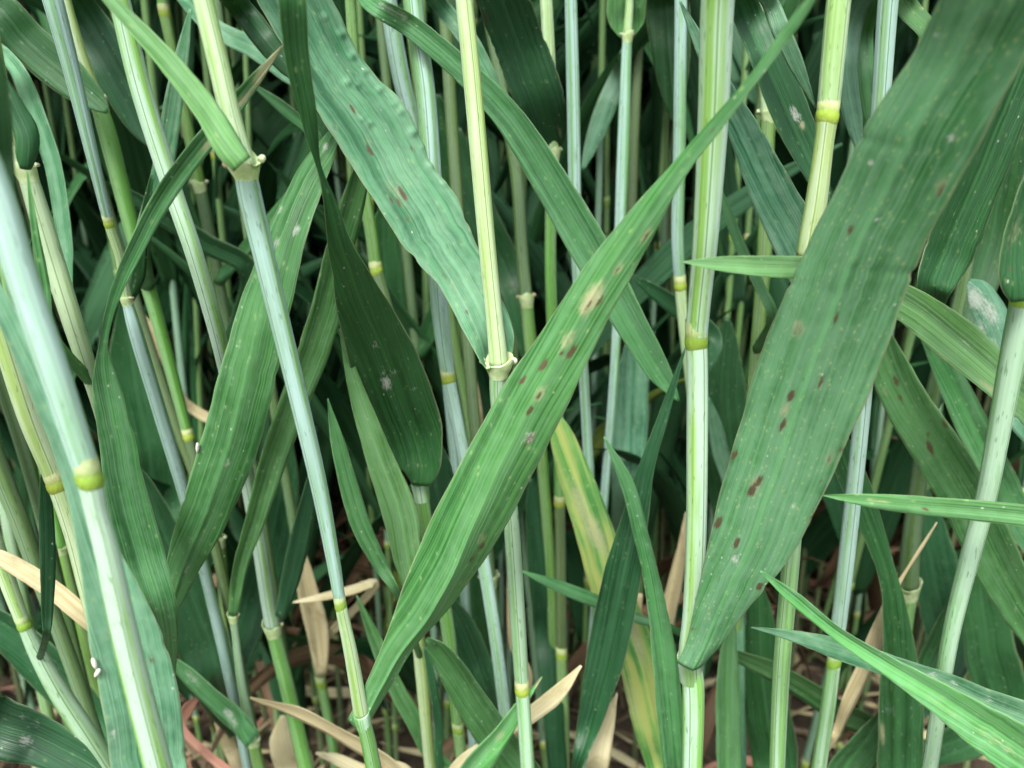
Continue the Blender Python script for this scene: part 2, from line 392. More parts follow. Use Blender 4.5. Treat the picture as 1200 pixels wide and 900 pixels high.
def ribbon_geo(Lp, Rp, cols=10, fold=0.12, cup=0.0, thick=0.00022, wave=0.0, seed=0, bumps=(), wrap=0.0):
    """closed thin blade between two edge curves; fold pushes the midrib back, cup bows the blade"""
    Lp, Rp = np.asarray(Lp, float), np.asarray(Rp, float)
    n = len(Lp)
    rg = np.random.RandomState(seed + 77)
    def rough_edge():
        x = np.arange(n) / max(n - 1, 1)
        e_ = 0.006*np.sin(x*rg.uniform(20, 45) + rg.rand()*6) + 0.004*np.sin(x*rg.uniform(60, 110) + rg.rand()*6)
        if n > 60:
            for _ in range(rg.randint(1, 4)):
                e_ = e_ + rg.uniform(0.01, 0.035)*np.exp(-((x - rg.uniform(0.1, 0.9))/rg.uniform(0.004, 0.012))**2)
        return e_[:, None]
    dL, dR = (Rp - Lp)*rough_edge(), (Lp - Rp)*rough_edge()
    Lp, Rp = Lp + dL, Rp + dR
    C = (Lp + Rp) / 2
    T = norm(np.gradient(C, axis=0))
    A = Rp - Lp
    W = np.linalg.norm(A, axis=1)
    N = norm(np.cross(norm(A), T))
    N = N * np.where(N[:, 1:2] > 0, 1, -1)         # away from the viewer side
    # avoid sudden flips along the blade
    for i in range(1, n):
        if np.dot(N[i], N[i-1]) < 0: N[i] = -N[i]
    s = np.linspace(-1, 1, cols + 1)
    rng = np.random.RandomState(seed)
    ph = rng.rand(4) * 6.28
    Ln = np.concatenate([[0], np.cumsum(np.linalg.norm(C[1:] - C[:-1], axis=1))])
    fo = fold(Ln / Ln[-1]) if callable(fold) else np.full(n, fold)
    off = W[:, None] * (fo[:, None] * (1 - np.abs(s)[None]) ** 1.1 * 0.5 + cup * (1 - s * s)[None] * 0.5)
    if wrap: off = off + (wrap * W * np.exp(-(Ln / 0.007) ** 2))[:, None] * (1 - s*s)[None]
    if wave:
        wv = np.sin(Ln * 160 + ph[0]) * 0.6 + np.sin(Ln * 310 + ph[1]) * 0.4
        wv2 = np.sin(Ln * 140 + ph[2]) * 0.6 + np.sin(Ln * 350 + ph[3]) * 0.4
        off = off + wave * (np.maximum(s, 0)[None] ** 3 * wv[:, None] + np.maximum(-s, 0)[None] ** 3 * wv2[:, None])
    V = C[:, None] + A[:, None] * (s[None, :, None] * 0.5) + N[:, None] * off[..., None]
    if len(bumps):
        px, py, dp = proj(V)
        for (bx, by, br, bh) in bumps:
            V -= N[:, None] * (bh * np.exp(-((px - bx) ** 2 + (py - by) ** 2) / (br * br)))[..., None]
    tk = thick * np.clip(np.minimum(W / 0.003, 1.0), 0.3, 1)[:, None] * np.where(np.abs(s) > 0.99, 0.25, 1.0)[None] 
    tk = tk * (1 + 1.3 * np.exp(-(s / 0.07) ** 2))[None]
    F = V - N[:, None] * (tk / 2)[..., None]
    B = V + N[:, None] * (tk / 2)[..., None]
    m = cols + 1
    lc = np.zeros((n, m, 3)); lc[..., 0] = (s + 1)[None] / 2; lc[..., 1] = Ln[:, None]; lc[..., 2] = s[None] * W[:, None] / 2
    i, j = np.meshgrid(np.arange(n - 1), np.arange(cols), indexing='ij')
    q = np.stack([i*m + j, i*m + j+1, (i+1)*m + j+1, (i+1)*m + j], -1).reshape(-1, 4)
    qb = q[:, ::-1] + n * m
    i = np.arange(n - 1)
    e1 = np.stack([i*m, (i+1)*m, (i+1)*m + n*m, i*m + n*m], -1)
    e2 = np.stack([i*m + cols, i*m + cols + n*m, (i+1)*m + cols + n*m, (i+1)*m + cols], -1)
    j = np.arange(cols)
    e3 = np.stack([j, j + n*m, j + 1 + n*m, j + 1], -1)
    k = (n - 1) * m
    e4 = np.stack([k + j, k + j + 1, k + j + 1 + n*m, k + j + n*m], -1)
    Vv = np.vstack([F.reshape(-1, 3), B.reshape(-1, 3)])
    return Vv, np.vstack([q, qb, e1, e2, e3, e4]), np.vstack([lc.reshape(-1, 3)] * 2), T

def paint(V, spots, rng_seed=0):
    """lesion / chlorosis / mildew amounts per vertex. spots: (x, y, r_across, r_along, angle_deg, kind, amount)"""
    S = np.zeros((len(V), 3))
    px, py, _ = proj(V)
    for (x, y, ra, rl, ang, kind, amt) in spots:
        a = math.radians(ang)
        dx, dy = px - x, py - y
        al = dx * math.cos(a) + dy * math.sin(a)
        ac = -dx * math.sin(a) + dy * math.cos(a)
        d = (al / (rl * (1.1 if kind == 0 else 1))) ** 2 + (ac / (ra * (0.8 if kind == 0 else 1))) ** 2
        S[:, kind] = np.maximum(S[:, kind], amt * np.exp(-d ** 1.2 * 0.7))
    return S

# ------------------------------------------------------------------ setting
def tag(o, label, cat, group=None, kind=None):
    o['label'] = label; o['category'] = cat
    if group: o['group'] = group
    if kind: o['kind'] = kind
    return o

def make_ground():
    # one sheet to the horizon, finely clodded where the plants stand
    n = 120
    xs = np.sign(np.linspace(-1, 1, n)) * (np.abs(np.linspace(-1, 1, n)) ** 5 * 60 + np.abs(np.linspace(-1, 1, n)) * 1.2)
    X, Yg = np.meshgrid(xs, xs + 0.5, indexing='ij')
    rng = np.random.RandomState(3)
    Z = np.zeros_like(X)
    for k in range(24):
        f = rng.uniform(8, 60); a = rng.uniform(0, 6.28)
        Z += math.sin(k * 1.7) * 0.0045 / (1 + f / 40) * np.sin(f * (X * math.cos(a) + Yg * math.sin(a)) + rng.rand() * 6.28)
    Z -= 0.012
    V = np.stack([X, Yg, Z], -1).reshape(-1, 3)
    i, j = np.meshgrid(np.arange(n - 1), np.arange(n - 1), indexing='ij')
    Q = np.stack([i*n + j, (i+1)*n + j, (i+1)*n + j+1, i*n + j+1], -1).reshape(-1, 4)
    g = G('soil')
    tc = g.n.new('ShaderNodeTexCoord').outputs['Object']
    a = g.noise(tc, 35.0, 5.0, 0.65); b = g.noise(tc, 260.0, 4.0, 0.7)
    c = g.mix(g.ramp(a, 0.3, 0.7), (0.044, 0.035, 0.024), (0.098, 0.078, 0.053))
    c = g.mix(g.math('MULTIPLY', g.ramp(b, 0.55, 0.75), 0.5), c, (0.17, 0.12, 0.08))
    m = g.finish(c, 0.9, g.bump(g.math('ADD', a, g.math('MULTIPLY', b, 0.5)), 0.9, 0.004), spec=0.2)
    o = add('ground', mesh_np('ground', V, Q, m))
    o['kind'] = 'structure'; o['label'] = 'dark brown soil under the wheat'; o['category'] = 'soil'
make_ground()

# ------------------------------------------------------------------ wheat plants traced from the photograph
PLANTS = {}
GROUP_FRONT = 'wheat plants along the near edge of the crop'
RNG = random.Random(11)

class Plant:
    pass

def collar_parts(p, c, t, r, kind, seed):
    """pale cup with ragged rim round the stem, plus two clasping auricles"""
    rng = np.random.RandomState(seed)
    seg = 28
    a = np.linspace(0, 2*np.pi, seg, endpoint=False)
    t = norm(t); e = norm(np.cross(t, np.array([0, 1.0, 0]))); b = norm(np.cross(e, t))
    if b[1] < 0: b = -b
    big = kind == 'cup'
    fl = 0.62 if big else 0.26
    rows = [(-1.5, 1.01), (-1.0, 1.0 + fl*0.25), (-0.45, 1.0 + fl*0.6), (0.1, 1.0 + fl*0.95), (0.5, 1.0 + fl*1.1), (0.62, 1.0 + fl*0.95), (0.3, 1.0 + fl*0.5), (0.0, 0.98)]
    wob = 0.16*np.sin(a + rng.rand()*6) + 0.08*np.sin(2*a + rng.rand()*6) + 0.05*np.sin(5*a + rng.rand()*6)
    wob = wob * (1.5 if big else 1.0)
    V, lc = [], []
    for h, k in rows:
        hh = h + (wob * 2.2 if h > 0.2 else wob * 0.4)
        V.append(c + t * (hh * r)[:, None] + (k * r * (1 + 0.25*wob))[:, None] * (np.cos(a)[:, None]*b + np.sin(a)[:, None]*e))
        lc.append(np.stack([a/6.2832, np.full(seg, (h+1.5)/2.1), np.zeros(seg)], -1))
    V = np.vstack(V); lc = np.vstack(lc)
    n = len(rows)
    i, j = np.meshgrid(np.arange(n-1), np.arange(seg), indexing='ij')
    Q = np.stack([i*seg+j, i*seg+(j+1) % seg, (i+1)*seg+(j+1) % seg, (i+1)*seg+j], -1).reshape(-1, 4)
    co = add('collar', mesh_np('collar', V - p.base, Q, M_COLLAR, lc), p.root)
    for sgn in (-1, 1):
        an = np.linspace(0, 1, 12)
        ang = math.pi/2*sgn + sgn * an * rng.uniform(0.5, 1.1) + (0 if kind == 'back' else 0)
        if kind != 'back': ang = np.pi - ang
        rad = r * (1.0 + fl*1.05 + 0.16*np.sin(an*3.1))
        Pc = c + t * (r * (0.35 + 0.6*an*rng.uniform(-1.0, 0.8)))[:, None] + rad[:, None]*(np.cos(ang)[:, None]*b + np.sin(ang)[:, None]*e)
        v, q, l = tube_geo(Pc, r*((0.34 if big else 0.24)*(1-an)**0.6 + 0.04), 8)
        add('auricle', mesh_np('auricle', v - p.base, q, M_AURICLE if rng.rand() < 0.75 else M_AURICLE_BROWN, l), co)

def sleeve_part(p, c, t, r):
    seg = 24
    a = np.linspace(0, 2*np.pi, seg, endpoint=False)
    t = norm(t); e = norm(np.cross(t, np.array([0, 1.0, 0]))); b = norm(np.cross(e, t))
    if b[1] < 0: b = -b
    V, lc = [], []
    for h, k in [(-2.2, 1.01), (-1.2, 1.05), (-0.4, 1.09), (0.2, 1.10), (0.5, 1.06), (0.3, 0.97)]:
        hh = h + (0.25*np.cos(a) if h > -0.6 else 0*a)
        V.append(c + t*(hh*r)[:, None] + k*r*(np.cos(a)[:, None]*b + np.sin(a)[:, None]*e))
        lc.append(np.stack([a/6.2832, np.full(seg, (h+2.2)*r), a*0.002], -1))
    i, j = np.meshgrid(np.arange(5), np.arange(seg), indexing='ij')
    Q = np.stack([i*seg+j, i*seg+(j+1) % seg, (i+1)*seg+(j+1) % seg, (i+1)*seg+j], -1).reshape(-1, 4)
    add('sheath_rim', mesh_np('sheath_rim', np.vstack(V) - p.base, Q, SM['b'], np.vstack(lc)), p.root)

def node_part(p, c, t, r):
    seg = 24
    a = np.linspace(0, 2*np.pi, seg, endpoint=False)
    t = norm(t); e = norm(np.cross(t, np.array([0, 1.0, 0]))); b = norm(np.cross(e, t))
    rn = np.random.RandomState(int(abs(c[0]) * 1e6) % 9999)
    sw, st, ti = rn.uniform(0.4, 1.0), rn.uniform(0.75, 1.1), rn.normal(0, 0.12)
    rows = [(-0.8, 0.98), (-0.55, 1.06), (-0.2, 1.11), (0.15, 1.10), (0.35, 1.03), (0.55, 1.02), (0.9, 1.06), (1.4, 1.04), (2.0, 1.0)]
    V, lc = [], []
    for h, k in rows:
        k = 1 + (k - 1)*sw
        V.append(c + t*(h*st*r + ti*r*np.sin(a) + 0.05*r*np.sin(3*a + sw*9))[:, None] + k*r*(np.cos(a)[:, None]*b + np.sin(a)[:, None]*e))
        lc.append(np.stack([a/6.2832, np.full(seg, (h+0.8)/2.8), np.zeros(seg)], -1))
    n = len(rows)
    i, j = np.meshgrid(np.arange(n-1), np.arange(seg), indexing='ij')
    Q = np.stack([i*seg+j, i*seg+(j+1) % seg, (i+1)*seg+(j+1) % seg, (i+1)*seg+j], -1).reshape(-1, 4)
    add('node', mesh_np('node', np.vstack(V) - p.base, Q, M_NODE, np.vstack(lc)), p.root)

def P(key, label, Y, data, top=True, group=GROUP_FRONT):
    """culm traced from top to bottom. data mixes material letters, (x, y, width[, Y]) points and marks:
    'n' node, 'c' collar facing the viewer, 'k' collar turned away, at the point just before"""
    p = Plant(); PLANTS[key] = p
    pts, mats, marks = [], [], []
    for d in data:
        if isinstance(d, tuple):
            pts.append((d[0], d[1], d[2], d[3] if len(d) > 3 else Y))
        elif d in ('n', 'c', 'k', 'C', 'j'):
            marks.append((len(pts) - 1, d))
        else:
            mats.append((max(len(pts) - 1, 0), d))
    # resample between traced points, remembering where each traced point falls
    A = np.array(pts)
    per = 10
    S = catmull(A, (len(A) - 1) * 14 + 1)
    X3, dep = at(S[:, 0], S[:, 1], S[:, 3])
    Rr = S[:, 2] * 0.92 / 2 * dep / FPX
    A3, adep = at(A[:, 0], A[:, 1], A[:, 3])
    # grow up out of the frame and down to the soil
    head, hr = [], []
    if top:
        d0 = norm(X3[0] - X3[3]); z = X3[0, 2]; q = X3[0].copy(); d = d0.copy()
        r_ = Rr[0]
        while q[2] < 0.70:
            d = norm(d * 0.93 + np.array([0, 0.05, 1.0]) * 0.07)
            q = q + d * 0.02; r_ = r_ * 0.985
            head.append(q.copy()); hr.append(max(r_, 0.0009))
    tail, tr = [], []
    q = X3[-1].copy(); d = norm(X3[-1] - X3[-4]); r_ = Rr[-1]
    while q[2] > -0.012:
        d = norm(d * 0.9 + np.array([0, 0.0, -1.0]) * 0.1)
        q = q + d * 0.012; tail.append(q.copy()); tr.append(r_)
    H = len(head)
    AllP = np.vstack(([np.array(head[::-1])] if H else []) + [X3] + ([np.array(tail)] if tail else []))
    AllR = np.concatenate(([np.array(hr[::-1])] if H else []) + [Rr] + ([np.array(tr)] if tail else []))
    p.path, p.rad = AllP, AllR
    p.base = AllP[-1].copy(); p.base[2] = 0.0
    root = bpy.data.objects.new('wheat_plant', None)
    root.empty_display_size = 0.01
    root.location = p.base
    col.objects.link(root)
    tag(root, label, 'wheat plant', group)
    p.root = root
    # index of each traced point on the full path
    idx = [int(np.argmin(((AllP - a) ** 2).sum(1))) for a in A3]
    cuts = [0] + [idx[k] for k, _ in mats[1:]] + [len(AllP) - 1]
    for k, (i0, mt) in enumerate(mats):
        s, e = cuts[k], cuts[k+1]
        if e - s < 1: continue
        pp, rr = AllP[s:e+1], AllR[s:e+1]
        if len(pp) < 3:
            pp = np.array([pp[0], (pp[0]+pp[-1])/2, pp[-1]]); rr = np.array([rr[0], (rr[0]+rr[-1])/2, rr[-1]])
        v, q_, l = tube_geo(pp, rr, 20)
        add('stem', mesh_np('stem', v - p.base, q_, SM[mt], l), root)
    for k, kind in marks:
        i = idx[k]
        t = AllP[max(i-2, 0)] - AllP[min(i+2, len(AllP)-1)]
        if kind == 'n': node_part(p, AllP[i], t, AllR[i])
        elif kind == 'j': sleeve_part(p, AllP[i], t, AllR[i])
        else: collar_parts(p, AllP[i], t, AllR[i], {'k': 'back', 'c': 'front', 'C': 'cup'}[kind], int(A[k, 0]))
    return p

def stem_at(p, y):
    px, py, dep = proj(p.path)
    ok = np.where(dep > 0.02, np.abs(py - y), 1e9)
    i = int(np.argmin(ok))
    return px[i], py[i], p.rad[i] * 2 * FPX / dep[i], p.path[i, 1]

def leaf(key, mt, pts, Y=None, attach=None, tilt=0.25, fold=0.14, cup=0.08, spots=(), bumps=(), wave=0.0003, n=None, cols=None, name='leaf_blade', label=None, edges=None, wrap=-0.45):
    """blade traced from base to tip: (x, y, width_px[, Y[, tilt]]) or edges=(left, right) with Y per point"""
    p = PLANTS[key]
    if edges is None:
        rows = [(q[0], q[1], q[2], q[3] if len(q) > 3 and q[3] is not None else Y, q[4] if len(q) > 4 else tilt) for q in pts]
        if attach is not None:
            bx, by, bw, bY = stem_at(p, attach)
            rows.insert(0, (bx, by, (rows[0][2] if rows[0][2] < bw else max(bw * 1.15, rows[0][2] * 0.4)), bY - p.rad[0] * 0.5, tilt))
        A = np.array(rows, float)
        length = np.sqrt(((A[1:, :2] - A[:-1, :2]) ** 2).sum(1)).sum()
        n = n or int(np.clip(length / 6, 24, 130))
        S = catmull(A, n)
        S[:, 2] = np.maximum(S[:, 2], 0.8)
        T = np.gradient(S[:, :2], axis=0); T /= np.linalg.norm(T, axis=1, keepdims=True) + 1e-9
        nx, ny = -T[:, 1], T[:, 0]
        c3, dep = at(S[:, 0], S[:, 1], S[:, 3])
        ww = S[:, 2] * dep / FPX
        dY = ww / 2 * np.tan(S[:, 4])
        Lp, _ = at(S[:, 0] - nx * S[:, 2] / 2, S[:, 1] - ny * S[:, 2] / 2, S[:, 3] - dY)
        Rp, _ = at(S[:, 0] + nx * S[:, 2] / 2, S[:, 1] + ny * S[:, 2] / 2, S[:, 3] + dY)
        wmax = A[:, 2].max()
    else:
        Le, Re = np.array(edges[0], float), np.array(edges[1], float)
        length = np.sqrt(((Le[1:, :2] - Le[:-1, :2]) ** 2).sum(1)).sum()
        n = n or int(np.clip(length / 5, 24, 200))
        SL, SR = catmull(Le, n), catmull(Re, n)
        Lp, _ = at(SL[:, 0], SL[:, 1], SL[:, 2]); Rp, _ = at(SR[:, 0], SR[:, 1], SR[:, 2])
        wmax = 90
    cols = cols or int(np.clip(wmax / 4, 6, 30)) // 2 * 2
    v, q, l, T3 = ribbon_geo(Lp, Rp, cols, fold, cup, wave=wave, seed=len(bpy.data.objects), bumps=bumps, wrap=wrap)
    s = paint(v, spots) if len(spots) else np.zeros((len(v), 3))
    mat = DM[mt[1]] if mt[0] == '*' else LM[mt]
    o = add(name, mesh_np(name, v - p.base, q, mat, l, s), p.root)
    if label: o['label'] = label
    return o, v

# --- left side
P('S5', 'thick blue-white wheat stem with bright green node, broad leaf running behind it', 0.095,
  ['B', (-48, 110, 35), (0, 235, 37), (25, 320, 37), (62, 430, 36), (95, 530, 32), (105, 562, 30), 'n', 's', (113, 600, 27), (125, 645, 29), (150, 760, 32), (187, 905, 33)])
_, LV4 = leaf('S5', 'b', [(180, 925, 82), (166, 830, 92), (146, 745, 84), (113, 640, 46), (78, 530, 30), (32, 420, 27), (-12, 330, 20), (-45, 270, 4)], Y=0.108, attach=1010, tilt=0.3, fold=0.1,
     spots=[(178, 773, 3, 6, 70, 0, .9), (190, 860, 2, 8, 75, 0, .8), (125, 745, 3, 9, 80, 1, .6), (130, 800, 3, 7, 80, 0, .6), (132, 860, 4, 6, 75, 2, .9), (158, 690, 3, 12, 80, 2, .5), (136, 820, 3, 10, 75, 2, .5)])
P('S6', 'yellow-green wheat stem with a green node, tucked behind the thick blue-white stem', 0.15,
  ['y', (-30, 290, 27), (2, 385, 28), (36, 490, 28), (66, 566, 23), 'n', 'y', (84, 620, 21), (102, 690, 20), (125, 780, 19)])
P('S7', 'plain pale olive wheat stem left of the yellow-green one with a node', 0.2,
  ['o', (-30, 350, 20), (0, 440, 20), (26, 520, 18), (48, 600, 16), (70, 690, 15)])
P('S8', 'short-looking smooth pale olive stem crossing above the tan dry leaf', 0.19,
  ['o', (-25, 480, 24), (0, 552, 24), (25, 615, 22), (44, 670, 20), (70, 740, 18)])
P('S9', 'smooth green wheat stem with curled brown sheath tip beside its thin node', 0.17,
  ['y', (-22, 590, 20), (0, 655, 20), (16, 700, 18), (28, 731, 16), 'n', 'b', (44, 765, 20), (70, 812, 24), (100, 858, 25), (130, 905, 26)])
leaf('S9', 'd', [(54, 745, 9), (55, 725, 13), (56, 650, 19), (53, 580, 15), (50, 545, 3)], Y=0.15, attach=770, tilt=0.5)
leaf('S9', 'd', [(112, 852, 45), (62, 792, 52), (12, 745, 44), (-40, 705, 20)], Y=0.21, attach=950, tilt=-0.3)
P('S10', 'small wheat stem with round pale collar above the tan dry leaf', 0.24,
  ['g', (58, 575, 14), (64, 605, 15), (71, 640, 17), 'c', 'g', (78, 675, 18), (92, 725, 18), (108, 780, 17)])
P('S11', 'pale wheat stem with a torn brown-tipped collar at the left edge of the crop', 0.15,
  ['y', (0, 95, 18), (14, 165, 20), (29, 197, 22), 'c', 'y', (46, 250, 25), (61, 300, 26), (86, 380, 24), (114, 465, 19, .158), (135, 540, 18, .172), (158, 640, 16, .19), (182, 760, 15, .205)])
leaf('S11', 'd', [(30, 198, 14), (31, 182, 26), (32, 160, 30), (20, 130, 24), (5, 95, 10), (-8, 65, 3)], Y=0.145, tilt=0.5)
leaf('S11', 'g', [(60, 390, 14), (51, 330, 14), (40, 265, 9), (32, 200, 2)], Y=0.14, attach=450, tilt=0.4)
P('S1', 'slim blue-white stem narrowing to a tiny node above a cream collar', 0.21,
  ['B', (50, -40, 26, .178), (62, 0, 25, .178), (86, 90, 20, .18), (110, 190, 15, .182), (128, 263, 12, .185), 'n', 'y', (140, 300, 11, .187), (149, 352, 13, .19), 'k', 'B', (158, 385, 17, .19), (185, 475, 17, .195), (215, 575, 16, .2), (235, 650, 15, .205)])
leaf('S1', 'd', [(152, 350, 12), (161, 325, 18), (165, 290, 16), (172, 240, 10), (178, 205, 3)], Y=0.21, tilt=0.6)
P('S2', 'olive-green wheat stem with a bent collar in the upper left tangle', 0.24,
  ['y', (70, -30, 13), (78, 10, 16), (98, 80, 20), (115, 122, 19), 'k', 'g', (124, 150, 22), (160, 290, 18), (182, 365, 17), (212, 478, 14), (221, 512, 13), 'n', 'o', (230, 545, 13), (250, 630, 13)])
leaf('S2', 'd', [(94, 12, 42), (134, 80, 52), (172, 148, 38), (190, 180, 4)], Y=0.26, attach=-70, tilt=-0.2)
leaf('S2', 'b', [(166, 290, 20), (189, 205, 25), (205, 110, 22), (215, 55, 15), (223, 10, 3)], Y=0.215, attach=335, tilt=0.3)
P('S3', 'blue-white wheat stem with a broad green stripe, crossed by a brown-tipped leaf', 0.165,
  ['s', (128, -45, 26), (140, 0, 26), (164, 100, 26), (198, 210, 24), (230, 305, 22, .165), (265, 432, 20, .178), (288, 550, 19, .208), (304, 640, 18, .212), (319, 733, 18, .214), 'c', 'g', (334, 795, 19, .214), (360, 905, 19, .214)])
leaf('S3', 'd', [(329, 722, 14), (344, 665, 24), (356, 610, 22), (366, 560, 12), (370, 530, 3)], Y=0.208, tilt=0.5)
P('S4', 'bright wheat stem with white torn collar carrying the leaf with brown spots below', 0.14,
  ['y', (228, -45, 24), (238, 0, 25), (256, 75, 26), (271, 140, 26), (286, 193, 27), 'C', 'B', (292, 225, 29), (312, 310, 27), (341, 430, 24), (374, 570, 21), (391, 660, 17), (399, 708, 15), 'n', 'y', (411, 765, 17), (424, 838, 19), 'j', 'g', (430, 862, 19), (441, 915, 20)])
leaf('S4', 'l', [(284, 193, 26), (270, 176, 33), (240, 126, 31), (200, 76, 25), (150, 22, 18), (110, -22, 12), (70, -70, 4)], Y=0.132, tilt=0.55, fold=0.3)
leaf('S4', 'd', [(276, 2, 26), (312, 48, 28), (338, 80, 20), (352, 98, 4)], Y=0.21, attach=-70, tilt=-0.2)
# the long diagonal leaf with brown spots
ML = [(407, 843, 0.1409), (440, 777, 0.1409), (460, 723, 0.141), (477, 673, 0.1411), (510, 600, 0.1407), (553, 517, 0.1393), (600, 437, 0.1371), (633, 390, 0.1354), (697, 297, 0.1318), (800, 177, 0.125), (867, 100, 0.1198), (945, -4, 0.1147), (970, -40, 0.113)]
MR = [(433, 847, 0.1427), (461, 800, 0.1428), (479, 767, 0.1431), (527, 713, 0.1439), (567, 657, 0.143), (603, 597, 0.1398), (653, 500, 0.1346), (700, 400, 0.1317), (753, 300, 0.1282), (800, 214, 0.124), (850, 144, 0.1198), (953, 6, 0.1144), (972, -36, 0.1131)]
a = -57
LESM = [(693, 350, 9, 22, a, 1, 1.0), (690, 357, 3, 7, a, 0, .8), (703, 353, 3, 8, a, 0, .8), (725, 315, 5, 9, a, 1, .7), (724, 315, 2.5, 6, a, 0, .7), (670, 412, 4, 9, a, 0, 1.0), (659, 413, 3, 5, a, 0, .9), (664, 400, 7, 16, a, 1, .7),
        (637, 428, 4.5, 8, a, 0, 1.0), (612, 446, 3.5, 6, a, 0, 1.0), (631, 464, 3, 5, a, 0, .9), (632, 462, 6, 13, a, 1, .7), (621, 481, 3.5, 7, a, 0, 1.0), (622, 514, 5, 8, a, 0, .75), (620, 512, 8, 13, a, 2, .55), (615, 521, 3, 5, a, 0, .6),
        (565, 640, 3, 5, a, 0, .9), (564, 632, 5, 8, a, 1, .6), (552, 655, 4, 6, a, 0, .7), (549, 684, 3, 8, a, 0, .6), (549, 684, 4, 9, a, 1, .7), (835, 152, 3, 7, a, 0, .6), (757, 278, 3, 10, a, 0, .7), (757, 276, 5, 14, a, 1, .6), (806, 208, 3, 8, a, 1, .7)]
leaf('S4', 'g', None, edges=(ML, MR), fold=lambda t: -0.22 - 0.62*np.exp(-((t - 0.24)/0.17)**2), cup=-0.08, wrap=-0.25, spots=LESM, n=200, cols=30, label='long green blade crossing diagonally, dotted with brown spots')
P('OL1', 'wheat stem carrying the dark narrow blade and spotted low leaf at the left', 0.13,
  ['b', (-150, 60, 36), (-100, 300, 34), (-60, 600, 32), (-20, 1000, 30)])
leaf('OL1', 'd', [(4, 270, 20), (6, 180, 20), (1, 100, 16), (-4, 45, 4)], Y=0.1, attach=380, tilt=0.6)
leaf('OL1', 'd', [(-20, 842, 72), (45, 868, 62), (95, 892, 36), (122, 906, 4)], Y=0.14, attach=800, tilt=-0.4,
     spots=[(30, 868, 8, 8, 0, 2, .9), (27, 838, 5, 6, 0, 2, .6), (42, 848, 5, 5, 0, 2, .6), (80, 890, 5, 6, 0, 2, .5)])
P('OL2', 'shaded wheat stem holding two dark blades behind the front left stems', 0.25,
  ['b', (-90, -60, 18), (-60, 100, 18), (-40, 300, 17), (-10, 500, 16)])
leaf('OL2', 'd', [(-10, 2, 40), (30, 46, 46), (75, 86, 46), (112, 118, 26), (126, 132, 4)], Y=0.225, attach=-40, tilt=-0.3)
leaf('OL2', 'b', [(10, 70, 18), (40, 130, 23), (64, 200, 20), (76, 290, 17), (84, 345, 3)], Y=0.2, attach=20, tilt=0.3)
# --- centre-left leaves
P('S37', 'wheat stem with two long blades rising between the blue-white stems', 0.175,
  ['g', (189, 742, 14), 'k', 'b', (196, 790, 15), (212, 905, 16)], top=False)
_, LV13 = leaf('S37', 'g', [(190, 744, 10, .175, .3), (196, 722, 18, .17, .3), (214, 664, 40, .166, .3), (240, 600, 58, .164, .3), (266, 530, 67, .163, .2), (288, 450, 67, .162, .1), (308, 370, 60, .162, -.2), (335, 280, 48, .165, -.6), (362, 212, 36, .172, -.7), (384, 172, 22, .178, -.6), (398, 140, 4, .182, -.5)], Y=0.164, tilt=-0.45, fold=-0.28, n=130, cols=20,
     spots=[(347, 270, 4, 8, -70, 2, 1), (328, 247, 3, 6, -70, 2, .8), (324, 285, 4, 7, -70, 2, .8), (381, 172, 3, 7, -70, 2, .9), (267, 543, 3, 6, -65, 2, .9), (219, 667, 3, 6, -65, 2, .8), (250, 500, 3, 6, -65, 0, .4), (330, 260, 14, 30, -70, 2, .25)])
leaf('S37', 'g', [(188, 725, 42), (166, 650, 54), (149, 585, 50), (136, 512, 42), (123, 445, 30), (121, 408, 12), (135, 345, 14), (160, 290, 21), (195, 225, 25), (240, 165, 25), (290, 105, 18), (333, 52, 2)], Y=0.15, attach=800, tilt=0.35, fold=0.2, n=130,
     spots=[(313, 82, 8, 22, -50, 1, 1.3), (328, 60, 8, 16, -50, 1, 1.5), (332, 54, 5, 7, -50, 0, .6), (284, 118, 4, 26, -50, 1, .9), (247, 165, 4, 22, -50, 1, .9), (240, 172, 2, 10, -50, 1, .8), (130, 520, 6, 20, 80, 0, .25)])
leaf('S37', '*t', [(106, 728, 22), (60, 690, 23), (5, 656, 20), (-30, 640, 8)], Y=0.165, attach=800, tilt=0.4, name='dry_leaf', label='tan dry leaf')
P('S39', 'thin wheat stem with two pale collars standing over pale dry leaves', 0.21,
  ['b', (273, 722, 11), 'c', 'b', (276, 745, 9), (283, 800, 11), (296, 866, 14), 'k', 'g', (306, 910, 15)], top=False)
leaf('S39', 'g', [(273, 720, 12), (280, 670, 17), (300, 607, 24), (320, 540, 32), (346, 468, 34), (378, 380, 38), (396, 300, 32), (410, 250, 30), (425, 195, 20), (436, 150, 4)], Y=0.2, tilt=0.4, fold=0.3)
leaf('S39', 'g', [(297, 864, 20), (275, 842, 27), (250, 820, 23), (222, 793, 18), (190, 765, 8)], Y=0.2, tilt=-0.4, spots=[(268, 836, 5, 8, 40, 2, 1), (274, 848, 4, 6, 40, 2, 1), (225, 793, 5, 16, 45, 2, .7)])
leaf('S39', '*p', [(345, 905, 44), (335, 868, 40), (331, 838, 5)], Y=0.24, attach=930, tilt=0.3, name='dry_leaf', label='pale straw-coloured dead leaf')
leaf('S39', '*r', [(212, 850, 12), (220, 832, 15), (234, 814, 4)], Y=0.24, attach=940, tilt=0.4, name='dry_leaf', label='reddish dead leaf tip')
P('S33', 'thin shaded stem with a pale collar beside the striped stem', 0.28,
  ['o', (240, 590, 12), (255, 632, 14), 'c', 'g', (262, 690, 14), (272, 775, 14), (288, 870, 13)])
leaf('S33', 'd', [(256, 810, 54), (238, 755, 64), (210, 685, 62), (182, 618, 50), (165, 565, 24), (155, 540, 4)], Y=0.235, attach=880, tilt=-0.3, fold=0.2)
